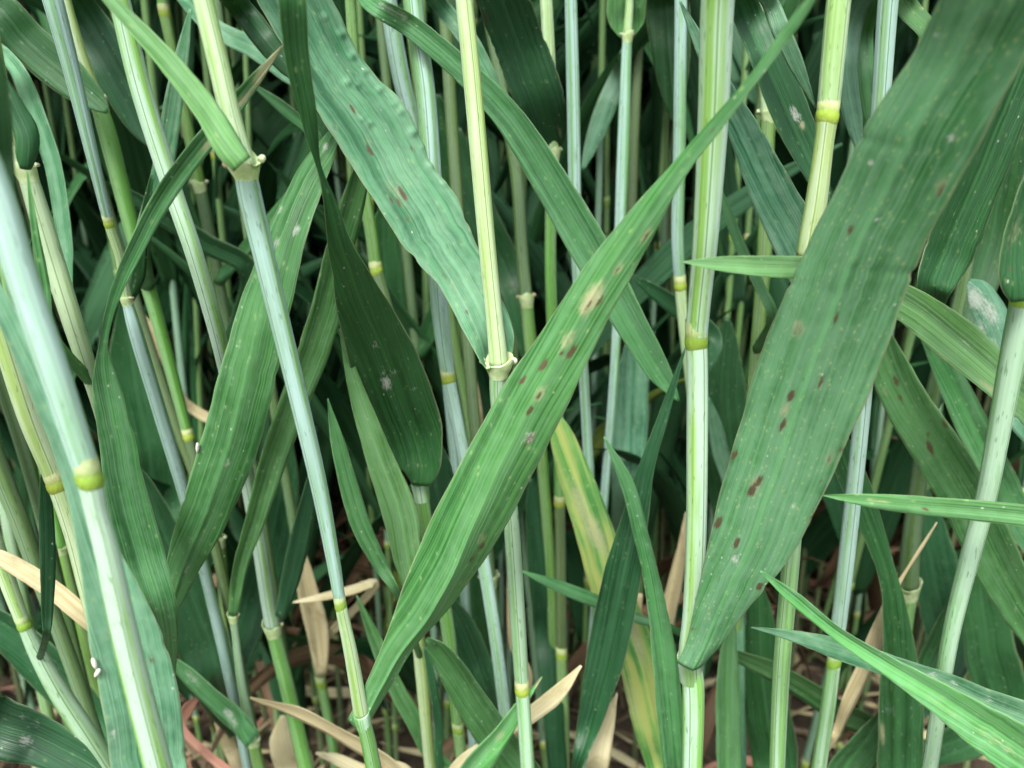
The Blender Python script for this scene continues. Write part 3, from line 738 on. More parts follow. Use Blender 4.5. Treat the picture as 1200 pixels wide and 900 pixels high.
P('S40', 'withered stem in the shaded gap with a dead tan leaf hanging on it', 0.28,
  ['o', (340, 590, 12), (352, 660, 13), (366, 740, 14), (376, 800, 13), 'n', 'g', (384, 840, 12), (395, 910, 12)])
leaf('S40', '*t', [(377, 790, 14), (372, 740, 26), (360, 690, 24), (350, 640, 12), (346, 615, 3)], Y=0.27, tilt=0.4, fold=0.5, name='dry_leaf', label='faded tan dead leaf')
P('S35', 'glaucous stem whose narrow light blade rises behind the spotted diagonal leaf', 0.2,
  ['g', (486, 705, 15), 'k', 'y', (492, 765, 17), (501, 865, 15), (506, 920, 15)], top=False)
leaf('S35', 'l', [(486, 702, 18), (477, 650, 34), (468, 600, 41), (446, 540, 33), (417, 455, 19), (398, 385, 2)], Y=0.18, tilt=0.3, fold=0.15)
leaf('S35', 'g', [(466, 697, 8), (448, 666, 16), (424, 618, 23), (409, 570, 22), (394, 512, 15), (384, 467, 2)], Y=0.165, attach=770, tilt=0.4, fold=0.25)
leaf('S35', '*t', [(463, 905, 18), (445, 889, 18), (400, 862, 16), (350, 836, 13), (293, 817, 2)], Y=0.2, attach=940, tilt=-0.6, name='dry_leaf', label='long tan dead leaf')
P('S36', 'stem at whose collar the twisted dark blade with white mildew begins', 0.195,
  ['g', (492, 568, 20), 'j', 'g', (500, 620, 18), (523, 725, 18), (537, 855, 15), 'n', 'g', (544, 915, 15)], top=False)
leaf('S36', 'd', [(493, 569, 20), (494, 548, 46), (484, 515, 72), (466, 468, 84, .185), (441, 400, 74, .175), (420, 350, 56, .165), (400, 292, 31, .155), (385, 232, 14, .148, .9), (373, 192, 9, .145, 1.0), (360, 130, 22, .14), (347, 60, 30, .135), (343, 0, 34, .13), (342, -60, 32, .13), (345, -120, 4, .13)], Y=0.19, tilt=-0.3, fold=0.12, n=140, cols=24, wrap=-0.1,
     spots=[(453, 449, 6, 9, 70, 2, 1.0), (462, 436, 4, 6, 20, 2, .6), (440, 404, 5, 8, 60, 2, .55), (485, 455, 3, 4, 0, 2, .7), (450, 434, 6, 6, 0, 2, .45), (492, 524, 4, 5, 0, 2, .4), (405, 348, 2, 5, 70, 2, .5)])
leaf('S36', 'g', [(508, 886, 20), (490, 852, 22), (462, 802, 19), (440, 750, 16), (418, 698, 2)], Y=0.21, attach=930, tilt=0.4, fold=0.25)
leaf('S36', 'd', [(517, 905, 9), (514, 850, 10), (507, 800, 10), (498, 758, 4)], Y=0.18, attach=960, tilt=0.5)
# --- centre
P('S22', 'slim stem with a yellow node between the two large central blades', 0.25,
  ['g', (408, -40, 14), (412, 20, 14), (424, 200, 16), (436, 280, 16), (441, 316, 16), 'n', 'o', (450, 350, 16), (463, 400, 16), (480, 470, 15)])
leaf('S22', 'g', [(432, 0, 22), (480, 30, 26), (535, 76, 29), (590, 130, 34), (640, 205, 42), (690, 290, 46), (740, 380, 38), (775, 440, 26), (796, 470, 3)], Y=0.2, attach=-45, tilt=0.12, fold=0.15, n=110, cols=16,
     spots=[(455, 10, 4, 14, 30, 2, .9), (473, 18, 4, 8, 40, 2, .9), (478, 25, 3, 6, 0, 1, .6), (700, 295, 6, 18, 60, 1, .3)])
P('S20', 'soft striped sheath half hidden behind the blistered blade', 0.25,
  ['B', (452, -30, 20), (458, 20, 22), (470, 90, 23), (484, 150, 20), (500, 250, 16)])
P('S21', 'glaucous stem with an olive node left of the pale cup collar', 0.205,
  ['B', (480, -40, 24), (487, 30, 25), (498, 100, 25), (508, 240, 25), (516, 370, 22), (525, 440, 18), 'n', 'B', (532, 475, 17), (548, 560, 17), (565, 650, 17)])
leaf('S21', 'b', [(515, 5, 20), (548, 45, 22), (575, 95, 18), (596, 140, 4)], Y=0.23, attach=-50, tilt=-0.3)
P('S13', 'upright pale yellow-white stem rising out of a yellow cup-shaped collar', 0.165,
  ['y', (540, -45, 22), (544, 0, 22), (554, 100, 23), (571, 290, 22), (580, 380, 22), (584, 425, 24), 'C', 'b', (583, 460, 20), (590, 530, 20), (598, 600, 20), (607, 733, 20), (612, 808, 18), 'n', 'b', (615, 850, 18), (619, 910, 18)])
BL = [(575, 437, .163), (566, 427, .163), (543, 388, .165), (517, 340, .168), (480, 298, .17), (443, 243, .171), (402, 177, .171), (370, 127, .17), (337, 67, .169), (303, 2, .167), (280, -50, .165), (268, -90, .165)]
BR = [(600, 415, .168), (602, 390, .168), (592, 357, .170), (575, 325, .173), (556, 282, .176), (533, 228, .180), (507, 193, .181), (495, 165, .182), (470, 118, .182), (443, 92, .181), (416, 57, .18), (398, 15, .178), (372, -40, .174), (345, -90, .172)]
b = 60
leaf('S13', 'b', None, edges=(BL, BR), wrap=0.4, fold=0.06, cup=-0.05, n=190, cols=30, wave=0.0005, label='broad blue-green blade with blisters along one edge and red-brown flecks',
     bumps=[(407, 97, 4.5, 0.00065), (419, 100, 3.6, 0.00059), (432, 145, 3.6, 0.00059), (424, 140, 3.6, 0.00052), (470, 131, 3.6, 0.00052), (484, 155, 4.5, 0.00072), (505, 194, 4.5, 0.00072), (462, 122, 2.7, 0.00039), (445, 105, 3.6, 0.00052), (412, 66, 4.5, 0.00059), (400, 40, 4.5, 0.00059), (428, 84, 3.6, 0.00052), (495, 172, 2.7, 0.00039), (380, 20, 3.6, 0.00039), (520, 215, 3.6, 0.00046)],
     spots=[(413, 128, 2.5, 6, b, 0, 1), (433, 176, 3, 8, b, 0, 1), (483, 174, 3, 7, b, 0, .6), (472, 227, 3, 9, b, 0, 1), (459, 234, 2.5, 5, b, 0, .9), (467, 237, 2.5, 6, b, 0, .8), (478, 257, 3, 7, b, 0, .7), (453, 222, 3, 6, b, 0, .4), (485, 276, 3, 10, b, 0, .4), (547, 366, 2.5, 4, b, 0, .7), (520, 322, 3, 7, b, 0, .6), (432, 165, 5, 14, b, 1, .4), (465, 225, 9, 24, b, 1, .45),
            (530, 335, 4, 14, b, 1, .4), (440, 300, 3, 8, b, 0, .4), (385, 85, 2.5, 5, b, 0, .6), (388, 110, 3, 7, b, 0, .5), (392, 148, 3, 6, b, 0, .6), (420, 215, 2, 4, b, 0, .4), (445, 10, 4, 5, 0, 0, .5)])
P('S14', 'straight green stem with a dark upright blade at its collar, two nodes lower down', 0.25,
  ['y', (637, -45, 16), (640, 0, 16), (644, 80, 16), (647, 178, 17), 'c', 'g', (646, 240, 16), (645, 300, 15), (648, 400, 15), (655, 520, 15), (656, 592, 14), 'n', 'o', (657, 660, 14), (658, 768, 14), 'n', 'g', (660, 830, 15), (661, 915, 15)])
leaf('S14', 'd', [(647, 176, 18, .25), (645, 162, 38, .247), (633, 118, 58, .236), (608, 50, 60, .23), (588, -5, 58, .22), (570, -60, 45, .21), (555, -110, 4, .2)], Y=0.243, tilt=0.3, fold=0.1, n=80, cols=16, wrap=-0.1,
     spots=[(570, 20, 3, 10, 75, 0, .8), (567, 10, 3, 8, 75, 2, .5), (656, 155, 2, 8, 75, 1, .8)], bumps=[(577, 55, 3, .001), (582, 70, 3, .001), (587, 92, 3, .001), (590, 105, 3, .001), (572, 45, 3, .001), (593, 118, 3, .001)])
leaf('S14', 'd', [(674, 905, 12), (690, 850, 28), (710, 770, 45, .185), (727, 685, 45, .18), (745, 605, 31, .18), (757, 550, 19, .18), (780, 480, 12, .18), (803, 408, 2, .18)], Y=0.19, attach=960, tilt=-0.4, fold=0.2, n=90,
     spots=[(710, 687, 3, 3, 0, 2, .9), (700, 782, 3, 3, 0, 2, .8), (691, 822, 3, 3, 0, 0, .7), (733, 688, 3, 3, 0, 2, .6)])
leaf('S14', '*p', [(697, 905, 26), (708, 860, 22), (723, 812, 2)], Y=0.2, attach=950, tilt=0.3, name='dry_leaf', label='pale dry leaf pointing up')
P('S15', 'thin stem with a small bract-like collar behind the pale cup collar', 0.27,
  ['o', (585, 90, 15), (596, 150, 16), (605, 205, 16), (612, 300, 16), (617, 352, 16), 'c', 'g', (621, 400, 16), (630, 480, 15), (640, 600, 14)])
P('S16', 'straight blue-grey stem right of the dark upright blade', 0.24,
  ['B', (668, -45, 16), (669, 0, 16), (672, 130, 17), (674, 240, 16), (678, 340, 14), (684, 440, 13), (690, 550, 13), (695, 640, 12)])
P('S17', 'blue-green stem below a small leafy collar with a yellow core', 0.27,
  ['y', (739, -45, 9), (738, 0, 10), (735, 43, 12), 'c', 'B', (733, 90, 14), (730, 180, 16), (727, 260, 15), (722, 400, 12), (710, 560, 11), (702, 650, 11)])
leaf('S17', 'g', [(735, 44, 16), (734, 28, 40), (734, 5, 46), (738, -40, 44), (742, -110, 30), (745, -160, 4)], Y=0.275, tilt=-0.2, fold=0.3, wrap=0.4)
leaf('S17', 'b', [(727, 82, 18), (712, 120, 24), (697, 160, 20), (682, 200, 4)], Y=0.29, attach=60, tilt=0.3)
P('S18', 'dull grey stem standing close behind the blue-green stem', 0.33,
  ['o', (752, -40, 12), (748, 60, 12), (743, 160, 13), (740, 260, 13), (735, 380, 12)])
P('S19', 'pale blue stem just left of the thickest striped stem', 0.25,
  ['B', (799, -45, 17), (798, 0, 16), (796, 180, 16), (794, 280, 16), (797, 332, 15), 'n', 'y', (801, 380, 14), (812, 470, 14), (818, 560, 13), (818, 700, 13)])
P('S23', 'thin olive stem in the shade behind the mildewed dark blade', 0.33,
  ['o', (462, 180, 12), (470, 250, 12), (478, 310, 13), (486, 390, 13), (496, 470, 12), (510, 560, 12)])
P('S24', 'thin olive stem beside a strip of dry straw', 0.30,
  ['g', (510, 250, 12), (522, 330, 13), (532, 400, 13), (546, 470, 13), (560, 560, 12)])
leaf('S24', '*t', [(563, 495, 6), (552, 430, 8), (544, 380, 5)], Y=0.285, attach=540, name='dry_leaf')
P('S31', 'mid green stem with a withered collar under the spotted diagonal leaf', 0.26,
  ['o', (566, 600, 15), (570, 640, 16), (573, 680, 18), 'c', 'g', (578, 720, 17), (585, 780, 17), (594, 860, 16)])
leaf('S31', 'd', [(572, 822, 34), (556, 775, 38), (540, 735, 34), (520, 700, 18)], Y=0.24, attach=890, tilt=-0.2)
P('K3', 'wheat stem carrying the pointed blade with a water drop at its tip', 0.18,
  ['g', (660, 980, 18), 'j', 'b', (666, 1040, 18), (672, 1100, 18)], top=False)
_, LV44 = leaf('K3', 'g', [(620, 920, 46), (592, 882, 43), (560, 835, 39), (530, 787, 34), (512, 762, 24), (500, 748, 4)], Y=0.175, attach=985, tilt=-0.3, fold=0.14)
leaf('K3', 'd', [(642, 752, 30), (640, 700, 36), (634, 640, 34), (626, 590, 20), (622, 560, 4)], Y=0.27, attach=990, tilt=0.3)
P('K4', 'wheat stem with a light brown-tipped blade and a dry straw leaf', 0.17,
  ['g', (510, 985, 18), 'j', 'b', (512, 1040, 18), (514, 1100, 18)], top=False)
leaf('K4', 'l', [(552, 908, 32), (588, 862, 22), (612, 824, 11), (635, 793, 2)], Y=0.165, attach=985, tilt=0.3, fold=0.35, spots=[(631, 800, 3, 8, -60, 1, 1), (586, 862, 3, 5, -50, 0, .5), (586, 862, 4, 8, -50, 1, .7)])
leaf('K4', '*p', [(530, 905, 13), (578, 867, 14), (622, 838, 20), (652, 814, 19), (681, 780, 3)], Y=0.185, attach=990, tilt=-0.3, name='dry_leaf', label='straw-yellow dry leaf')
P('K5', 'wheat stem bearing a yellowing blade and a slender green blade', 0.18,
  ['g', (800, 975, 18), 'j', 'b', (803, 1040, 18), (806, 1100, 18)], top=False)
leaf('K5', 'g', [(792, 905, 28), (786, 840, 31), (778, 765, 29), (765, 685, 19), (750, 622, 18), (735, 567, 16), (708, 512, 2)], Y=0.17, attach=985, tilt=0.35, fold=0.28)
leaf('K5', 'y', [(782, 910, 40), (766, 850, 47), (747, 770, 48), (716, 690, 46), (694, 615, 45), (673, 555, 38), (655, 502, 24), (645, 478, 4)], Y=0.215, attach=985, tilt=0.25, fold=0.12, n=90, label='green blade turning yellow',
     spots=[(697, 625, 10, 30, 65, 1, .9), (680, 590, 8, 30, 70, 1, .8), (745, 745, 6, 40, 75, 1, .9), (740, 820, 8, 40, 70, 1, .6)])
leaf('K5', '*t', [(768, 800, 14), (780, 735, 19), (797, 655, 14), (805, 600, 4)], Y=0.28, attach=990, name='dry_leaf')
leaf('K5', '*t', [(752, 800, 18), (742, 750, 20), (749, 695, 8)], Y=0.26, attach=990, name='dry_leaf')
# --- right side
P('S25', 'thickest upright blue-white stem with green stripe and yellow node, holding the broad spotted leaf', 0.145,
  ['s', (845, -45, 42, .134), (841, 0, 42, .136), (835, 150, 38, .14), (825, 300, 31, .143), (821, 340, 29, .144), (816, 398, 28, .145), 'n', 's', (817, 425, 27, .145), (817, 520, 27, .146), (816, 620, 26, .147), (812, 720, 26, .148), (808, 773, 28, .148), 'j', 's', (812, 800, 28, .148), (811, 910, 25, .15)])
leaf('S25', 'd', [(870, 2, 36), (900, 70, 42), (930, 140, 44), (958, 205, 28), (972, 240, 4)], Y=0.19, attach=-60, tilt=-0.3, spots=[(933, 135, 5, 8, 60, 2, 1.1), (940, 147, 4, 6, 60, 1, 1.0), (929, 128, 5, 4, 0, 2, .9)])
leaf('S25', 'b', [(897, -5, 20), (915, 35, 23), (935, 80, 18), (956, 127, 2)], Y=0.18, attach=-100, tilt=0.4)
leaf('S25', 'g', [(800, 743, 9, .19), (745, 724, 12, .21), (695, 703, 16), (652, 686, 14), (611, 669, 2)], Y=0.205, attach=760, tilt=0.5, fold=0.2)
RL = [(792, 774, .1425), (802, 757, .1425), (823, 667, .1415), (838, 600, .141), (857, 533, .140), (877, 457, .1385), (910, 367, .135), (942, 297, .131), (973, 233, .127), (1007, 160, .122), (1067, 67, .115), (1102, 0, .109), (1122, -50, .105), (1140, -90, .103)]
RR = [(826, 777, .1425), (850, 750, .140), (880, 710, .137), (923, 657, .134), (956, 598, .131), (967, 577, .130), (1003, 497, .126), (1023, 450, .1235), (1053, 367, .119), (1079, 300, .115), (1112, 235, .111), (1153, 157, .106), (1203, 62, .101), (1228, 0, .098), (1235, -50, .097), (1222, -100, .098)]
a = -65
LESR = [(935, 387, 7, 8, a, 0, .62), (935, 385, 9, 11, a, 1, .7), (980, 373, 3.5, 6, a, 0, 1), (942, 443, 4, 5, a, 0, .6), (962, 448, 4, 8, a, 0, .8), (927, 464, 4.5, 6.5, a, 0, 1.1), (917, 498, 4, 7, a, 0, 1.1), (890, 563, 4.5, 6, a, 0, 1), (881, 575, 5, 7, a, 0, 1.1), (885, 568, 8, 14, a, 1, .6), (920, 480, 6, 12, a, 1, .7),
        (972, 537, 5, 10, a, 0, .55), (972, 537, 7, 12, a, 1, .6), (961, 563, 4, 4, a, 0, .6), (861, 533, 3.5, 7, a, 0, .9), (987, 527, 4, 6, a, 0, .7), (842, 613, 4.5, 7, a, 0, 1.1), (863, 637, 4, 7, a, 0, 1), (862, 655, 5, 6, a, 2, .9), (861, 650, 3, 5, a, 0, .6), (890, 687, 4.5, 4.5, a, 0, 1.1), (997, 268, 4, 8, a, 0, .8), (1102, 223, 4, 10, a, 0, .75), (1103, 218, 7, 15, a, 1, .6),
        (1020, 190, 4, 4, 0, 2, 1.1), (1115, 163, 5, 4, 0, 2, 1.1), (1098, 42, 5, 6, 0, 2, .8), (1028, 258, 3, 3, 0, 2, 1), (1003, 388, 4, 4, 0, 2, .6), (1020, 281, 3, 3, 0, 2, .9), (930, 594, 5, 4, 0, 2, .6), (813, 738, 4, 5, 0, 0, .6), (855, 745, 4, 5, 0, 0, .5), (953, 605, 3, 6, a, 0, .7), (900, 350, 3, 3, 0, 2, .5)]
leaf('S25', 'f', None, edges=(RL, RR), fold=-0.16, cup=-0.05, wrap=-0.25, spots=LESR, n=200, cols=36, wave=0.0004, label='very broad green blade with dark brown oval spots')
P('S26', 'pale yellow stem with a bulging pale-topped node left of the broad spotted leaf', 0.155,
  ['y', (990, -45, 30), (983, 0, 30), (976, 70, 29), (970, 132, 27), 'n', 'y', (966, 165, 24), (956, 240, 27), (946, 300, 27), 'b', (938, 420, 25), (932, 560, 23), (928, 640, 22), (916, 780, 21), (910, 910, 19)])
P('S27', 'blue-white stem emerging below the broad leaf with a node near a dry curl', 0.175,
  ['B', (1046, -45, 26), (1041, 0, 25), (1033, 110, 23), (1024, 260, 22), (1014, 440, 20), (998, 600, 20), (983, 730, 19), (977, 778, 17), 'n', 'b', (970, 830, 18), (958, 910, 18)])
leaf('S27', 'b', [(960, 335, 54), (935, 282, 60), (905, 226, 53), (878, 166, 41), (850, 110, 27), (820, 50, 16), (797, 2, 3)], Y=0.19, attach=430, tilt=-0.3, fold=0.12, spots=[(925, 206, 4, 8, 60, 0, .6), (907, 180, 3, 4, 0, 0, .5)])
leaf('S27', 'b', [(1003, 12, 28), (992, 75, 27), (1000, 140, 22), (1012, 190, 4)], Y=0.2, attach=-50, tilt=0.2)
leaf('S27', 'g', [(1012, 30, 26), (1012, 90, 30), (1020, 140, 24), (1030, 190, 4)], Y=0.215, attach=-60, tilt=0.3)
leaf('S27', 'g', [(1060, 4, 28), (1085, 32, 26), (1110, 70, 20), (1130, 110, 3)], Y=0.19, attach=-60, tilt=-0.3)
leaf('S27', '*t', [(976, 868, 8), (995, 822, 18), (1015, 778, 21), (1040, 710, 12), (1055, 680, 6), (1098, 612, 2)], Y=0.2, attach=890, tilt=0.3, fold=0.3, name='dry_leaf', label='tan dry leaf curled to a point')
P('S28', 'smooth blue-green stem with a leaf fold at its top on the right', 0.14,
  ['y', (1206, 300, 28), (1199, 352, 30), 'n', 'b', (1190, 400, 30), (1175, 480, 27), (1156, 580, 24), (1140, 640, 23), (1115, 740, 20), (1088, 910, 18)])
leaf('S28', 'd', [(1198, 352, 26), (1195, 332, 44), (1202, 290, 56), (1216, 240, 54), (1235, 180, 40), (1250, 130, 4)], Y=0.134, tilt=0.5, fold=0.1, wrap=-0.2, spots=[(1185, 315, 3, 3, 0, 0, .7), (1190, 270, 10, 30, -70, 1, .4)])
P('S30', 'shaded stem with a bright curled collar between the thick stem and broad leaf', 0.24,
  ['y', (893, 60, 12), (896, 95, 14), (900, 130, 18), 'c', 'g', (899, 170, 18), (896, 290, 19), (890, 370, 17), (884, 440, 16), (876, 560, 15)])
leaf('S30', 'g', [(905, 372, 12), (890, 335, 13), (872, 298, 13), (856, 258, 12), (844, 222, 3)], Y=0.22, attach=410, tilt=0.3)
P('S29', 'pale stem in the shade with a brownish withered collar on the right', 0.24,
  ['o', (1142, 230, 14), (1134, 300, 15), (1120, 370, 16), (1098, 440, 17), (1082, 530, 20), (1068, 630, 22), (1064, 685, 24), 'c', 'g', (1060, 740, 18), (1052, 830, 17), (1046, 910, 16)])
leaf('S29', 'd', [(1092, 352, 34), (1112, 296, 58), (1150, 208, 52), (1186, 118, 42), (1215, 45, 30), (1235, -10, 4)], Y=0.185, attach=410, tilt=0.35, fold=0.15)
leaf('S29', 'd', [(1158, 300, 48), (1178, 200, 46), (1196, 115, 34), (1210, 50, 4)], Y=0.26, attach=480, tilt=-0.2)
P('OR1', 'stem bearing three crossing blades right of the broad spotted leaf', 0.19,
  ['b', (1330, 150, 26), (1310, 400, 25), (1290, 600, 24), (1265, 900, 23)])
leaf('OR1', 'g', [(1180, 682, 56), (1136, 592, 60), (1100, 530, 58), (1062, 472, 54), (1040, 425, 44), (1028, 385, 24), (1022, 360, 4)], Y=0.195, attach=820, tilt=-0.35, fold=0.12, n=90, cols=16,
     spots=[(1050, 447, 4, 6, 60, 0, 1), (1055, 467, 3, 6, 60, 0, .9), (1107, 497, 4, 6, 60, 0, .9), (1090, 525, 4, 9, 65, 0, 1), (1087, 508, 3, 4, 0, 0, .8), (1090, 493, 3, 4, 0, 0, .6), (1037, 458, 4, 6, 60, 1, .6), (1120, 560, 4, 30, 55, 2, .35), (1075, 500, 3, 30, 55, 2, .4)])
leaf('OR1', 'g', [(1192, 602, 38), (1152, 522, 40), (1112, 442, 32), (1086, 392, 16), (1075, 365, 3)], Y=0.215, attach=740, tilt=0.2)
leaf('OR1', 'l', [(1215, 482, 44, .175), (1172, 442, 50, .17), (1122, 400, 54, .165), (1066, 358, 44, .16), (1000, 326, 34, .15), (940, 314, 28, .135), (890, 312, 24, .128), (840, 309, 16, .126), (800, 307, 2, .125)], attach=570, tilt=0.4, fold=0.22, n=110, cols=16,
     spots=[(1160, 455, 3, 20, 40, 1, .8), (1110, 425, 3, 30, 40, 1, .7), (1133, 404, 2, 10, 40, 2, .7)])
P('OR2', 'stem with a white-mildewed blunt blade and a flat horizontal blade', 0.15,
  ['b', (1360, 200, 32), (1345, 450, 30), (1325, 650, 28), (1300, 950, 27)])
leaf('OR2', 'b', [(1195, 480, 42), (1175, 415, 44), (1160, 368, 42), (1145, 340, 30), (1134, 330, 8)], Y=0.21, attach=600, tilt=0.2,
     spots=[(1143, 350, 10, 14, 70, 2, 1.1), (1160, 365, 10, 20, 60, 2, .9), (1163, 410, 9, 16, 75, 2, .9), (1150, 385, 8, 14, 80, 2, .7), (1152, 400, 4, 8, 70, 0, .5)])
leaf('OR2', 'g', [(1250, 610, 27), (1200, 604, 26), (1130, 597, 24), (1060, 591, 21), (1005, 585, 13), (964, 580, 2)], Y=0.125, attach=640, tilt=0.25, fold=0.3, spots=[(1083, 597, 2, 4, 0, 0, 1.1), (1030, 588, 2, 18, 5, 1, .7), (988, 587, 2, 3, 0, 0, .8)])
P('OR3', 'stem with two light pointed blades sweeping in low on the right', 0.13,
  ['b', (1390, 600, 34), (1370, 800, 32), (1350, 1000, 30)])
leaf('OR3', 'l', [(1225, 900, 72, .118), (1160, 858, 54, .118), (1100, 818, 36, .119), (1040, 780, 23), (978, 740, 16), (932, 702, 15), (891, 669, 2)], Y=0.12, attach=960, tilt=0.05, fold=0.4, n=110, cols=16, spots=[(1100, 825, 5, 40, 35, 1, .4), (1170, 870, 6, 40, 35, 1, .5)])
leaf('OR3', 'b', [(1215, 848, 42), (1150, 822, 34), (1110, 804, 30), (1060, 786, 26), (990, 763, 26), (932, 746, 14), (880, 735, 2)], Y=0.135, attach=900, tilt=0.4, fold=0.2, spots=[(1093, 791, 4, 6, 20, 2, .9), (1118, 800, 4, 5, 20, 2, .9), (1160, 820, 3, 4, 20, 2, .9)])
P('K1', 'stem with a tall dark blade twisting upward and a low shaded blade', 0.18,
  ['g', (1058, 990, 18), 'j', 'b', (1060, 1050, 18), (1062, 1100, 18)], top=False)
leaf('K1', 'd', [(1056, 910, 54), (1056, 860, 54), (1055, 805, 48), (1052, 745, 36), (1042, 680, 22), (1026, 630, 26), (1005, 575, 33), (984, 520, 26), (972, 480, 4)], Y=0.19, attach=995, tilt=0.3, fold=0.12, n=90, cols=14, spots=[(1042, 832, 6, 8, 0, 2, .5), (1034, 860, 3, 16, 85, 1, .8), (1003, 548, 2, 4, 0, 2, .7)])
leaf('K1', 'g', [(1030, 862, 26), (990, 838, 27), (915, 792, 23), (870, 771, 16), (842, 760, 4)], Y=0.21, attach=1000, tilt=-0.4)
leaf('K1', 'g', [(992, 915, 50), (1012, 880, 42), (1030, 850, 26), (1046, 825, 4)], Y=0.2, attach=1000, tilt=0.2)
leaf('K1', 'd', [(1082, 782, 17), (1098, 745, 17), (1114, 705, 4)], Y=0.23, attach=980, tilt=0.3)
P('K2', 'stem with a pale flat blade and a dark blade low beside the thick stem', 0.2,
  ['g', (868, 985, 18), 'j', 'b', (869, 1040, 18), (870, 1100, 18)], top=False)
leaf('K2', 'l', [(855, 905, 28), (854, 850, 30), (853, 790, 26), (856, 740, 14), (860, 710, 3)], Y=0.2, attach=990, tilt=0.3)
leaf('K2', 'd', [(908, 905, 52), (900, 840, 54), (892, 770, 44), (890, 710, 26), (888, 680, 4)], Y=0.24, attach=1000, tilt=-0.3)
leaf('K2', 'b', [(858, 580, 16), (845, 530, 20), (836, 490, 14), (830, 465, 3)], Y=0.26, attach=985, tilt=0.3)

# --- shaded blades and one slim stem between the front plants and the thicket
P('S12', 'slim shaded stem with two small collars behind the white torn collar', 0.29,
  ['g', (187, -40, 13), (190, 0, 13), (193, 16, 14), 'n', 'g', (203, 65, 13), (218, 140, 14), (234, 217, 15), 'c', 'o', (246, 277, 15), (262, 360, 14), (285, 480, 13)])
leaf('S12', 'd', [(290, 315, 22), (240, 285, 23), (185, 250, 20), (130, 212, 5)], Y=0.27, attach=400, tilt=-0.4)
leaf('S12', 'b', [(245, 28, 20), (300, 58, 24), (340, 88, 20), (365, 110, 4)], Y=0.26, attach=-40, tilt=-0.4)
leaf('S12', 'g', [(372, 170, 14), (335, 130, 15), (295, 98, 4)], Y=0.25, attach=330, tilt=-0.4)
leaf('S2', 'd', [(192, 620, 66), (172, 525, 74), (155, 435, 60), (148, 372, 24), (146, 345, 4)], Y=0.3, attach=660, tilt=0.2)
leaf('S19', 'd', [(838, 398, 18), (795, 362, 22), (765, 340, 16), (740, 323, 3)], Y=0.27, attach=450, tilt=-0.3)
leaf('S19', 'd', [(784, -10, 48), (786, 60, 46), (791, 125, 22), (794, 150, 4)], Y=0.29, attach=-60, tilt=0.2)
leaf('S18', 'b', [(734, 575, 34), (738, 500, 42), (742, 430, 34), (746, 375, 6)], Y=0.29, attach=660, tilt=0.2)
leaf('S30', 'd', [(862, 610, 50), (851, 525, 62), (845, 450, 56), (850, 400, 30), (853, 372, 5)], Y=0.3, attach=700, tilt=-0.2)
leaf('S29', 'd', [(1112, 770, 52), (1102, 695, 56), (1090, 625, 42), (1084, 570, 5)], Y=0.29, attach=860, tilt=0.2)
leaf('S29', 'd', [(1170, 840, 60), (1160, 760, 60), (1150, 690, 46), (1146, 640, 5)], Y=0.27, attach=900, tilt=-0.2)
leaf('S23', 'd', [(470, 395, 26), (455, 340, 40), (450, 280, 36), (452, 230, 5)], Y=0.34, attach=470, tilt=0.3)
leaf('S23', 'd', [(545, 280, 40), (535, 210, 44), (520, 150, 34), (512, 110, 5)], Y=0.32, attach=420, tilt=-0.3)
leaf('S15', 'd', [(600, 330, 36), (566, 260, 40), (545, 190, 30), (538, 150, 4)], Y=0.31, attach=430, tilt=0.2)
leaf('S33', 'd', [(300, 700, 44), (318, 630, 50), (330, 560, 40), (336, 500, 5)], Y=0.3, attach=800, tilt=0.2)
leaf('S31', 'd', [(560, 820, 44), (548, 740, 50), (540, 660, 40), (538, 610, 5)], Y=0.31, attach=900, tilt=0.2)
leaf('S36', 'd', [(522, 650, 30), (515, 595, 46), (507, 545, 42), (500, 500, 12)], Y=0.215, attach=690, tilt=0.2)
leaf('S35', '*p', [(470, 900, 14), (430, 905, 18), (395, 890, 14), (370, 882, 3)], Y=0.23, attach=960, tilt=0.4, name='dry_leaf')
leaf('S39', '*t', [(275, 890, 16), (262, 850, 20), (252, 812, 12), (248, 790, 3)], Y=0.27, attach=960, tilt=0.4, name='dry_leaf')
leaf('S40', '*p', [(440, 684, 10), (410, 692, 11), (380, 699, 9), (342, 706, 2)], Y=0.26, attach=760, tilt=0.5, name='dry_leaf')
leaf('S31', '*t', [(620, 790, 8), (603, 760, 10), (598, 700, 8), (597, 650, 3)], Y=0.25, attach=880, name='dry_leaf')
leaf('S12', '*t', [(215, 470, 12), (195, 420, 14), (172, 380, 12), (160, 360, 3)], Y=0.32, attach=500, name='dry_leaf')


# ------------------------------------------------------------------ small things lying on blades
def surface_point(V, x, y):
    px, py, dep = proj(V)
    i = int(np.argmin((px - x) ** 2 + (py - y) ** 2 + dep * 50))
    return V[i]

def blob(name, c, rx, ry, rz, mat, label, cat, rot=(0, 0, 0)):
    n, m = 10, 14
    th = np.linspace(0, np.pi, n); ph = np.linspace(0, 2*np.pi, m, endpoint=False)
    TH, PH = np.meshgrid(th, ph, indexing='ij')
    bulge = 1 + 0.12*np.sin(3*PH)*np.sin(TH) + 0.1*np.cos(TH)
    V = np.stack([rx*np.sin(TH)*np.cos(PH)*bulge, ry*np.sin(TH)*np.sin(PH)*bulge, rz*np.cos(TH)], -1).reshape(-1, 3)
    i, j = np.meshgrid(np.arange(n-1), np.arange(m), indexing='ij')
    Q = np.stack([i*m+j, (i+1)*m+j, (i+1)*m+(j+1) % m, i*m+(j+1) % m], -1).reshape(-1, 4)
    o = add(name, mesh_np(name, V, Q, mat), None, c)
    o.rotation_euler = rot
    return tag(o, label, cat)

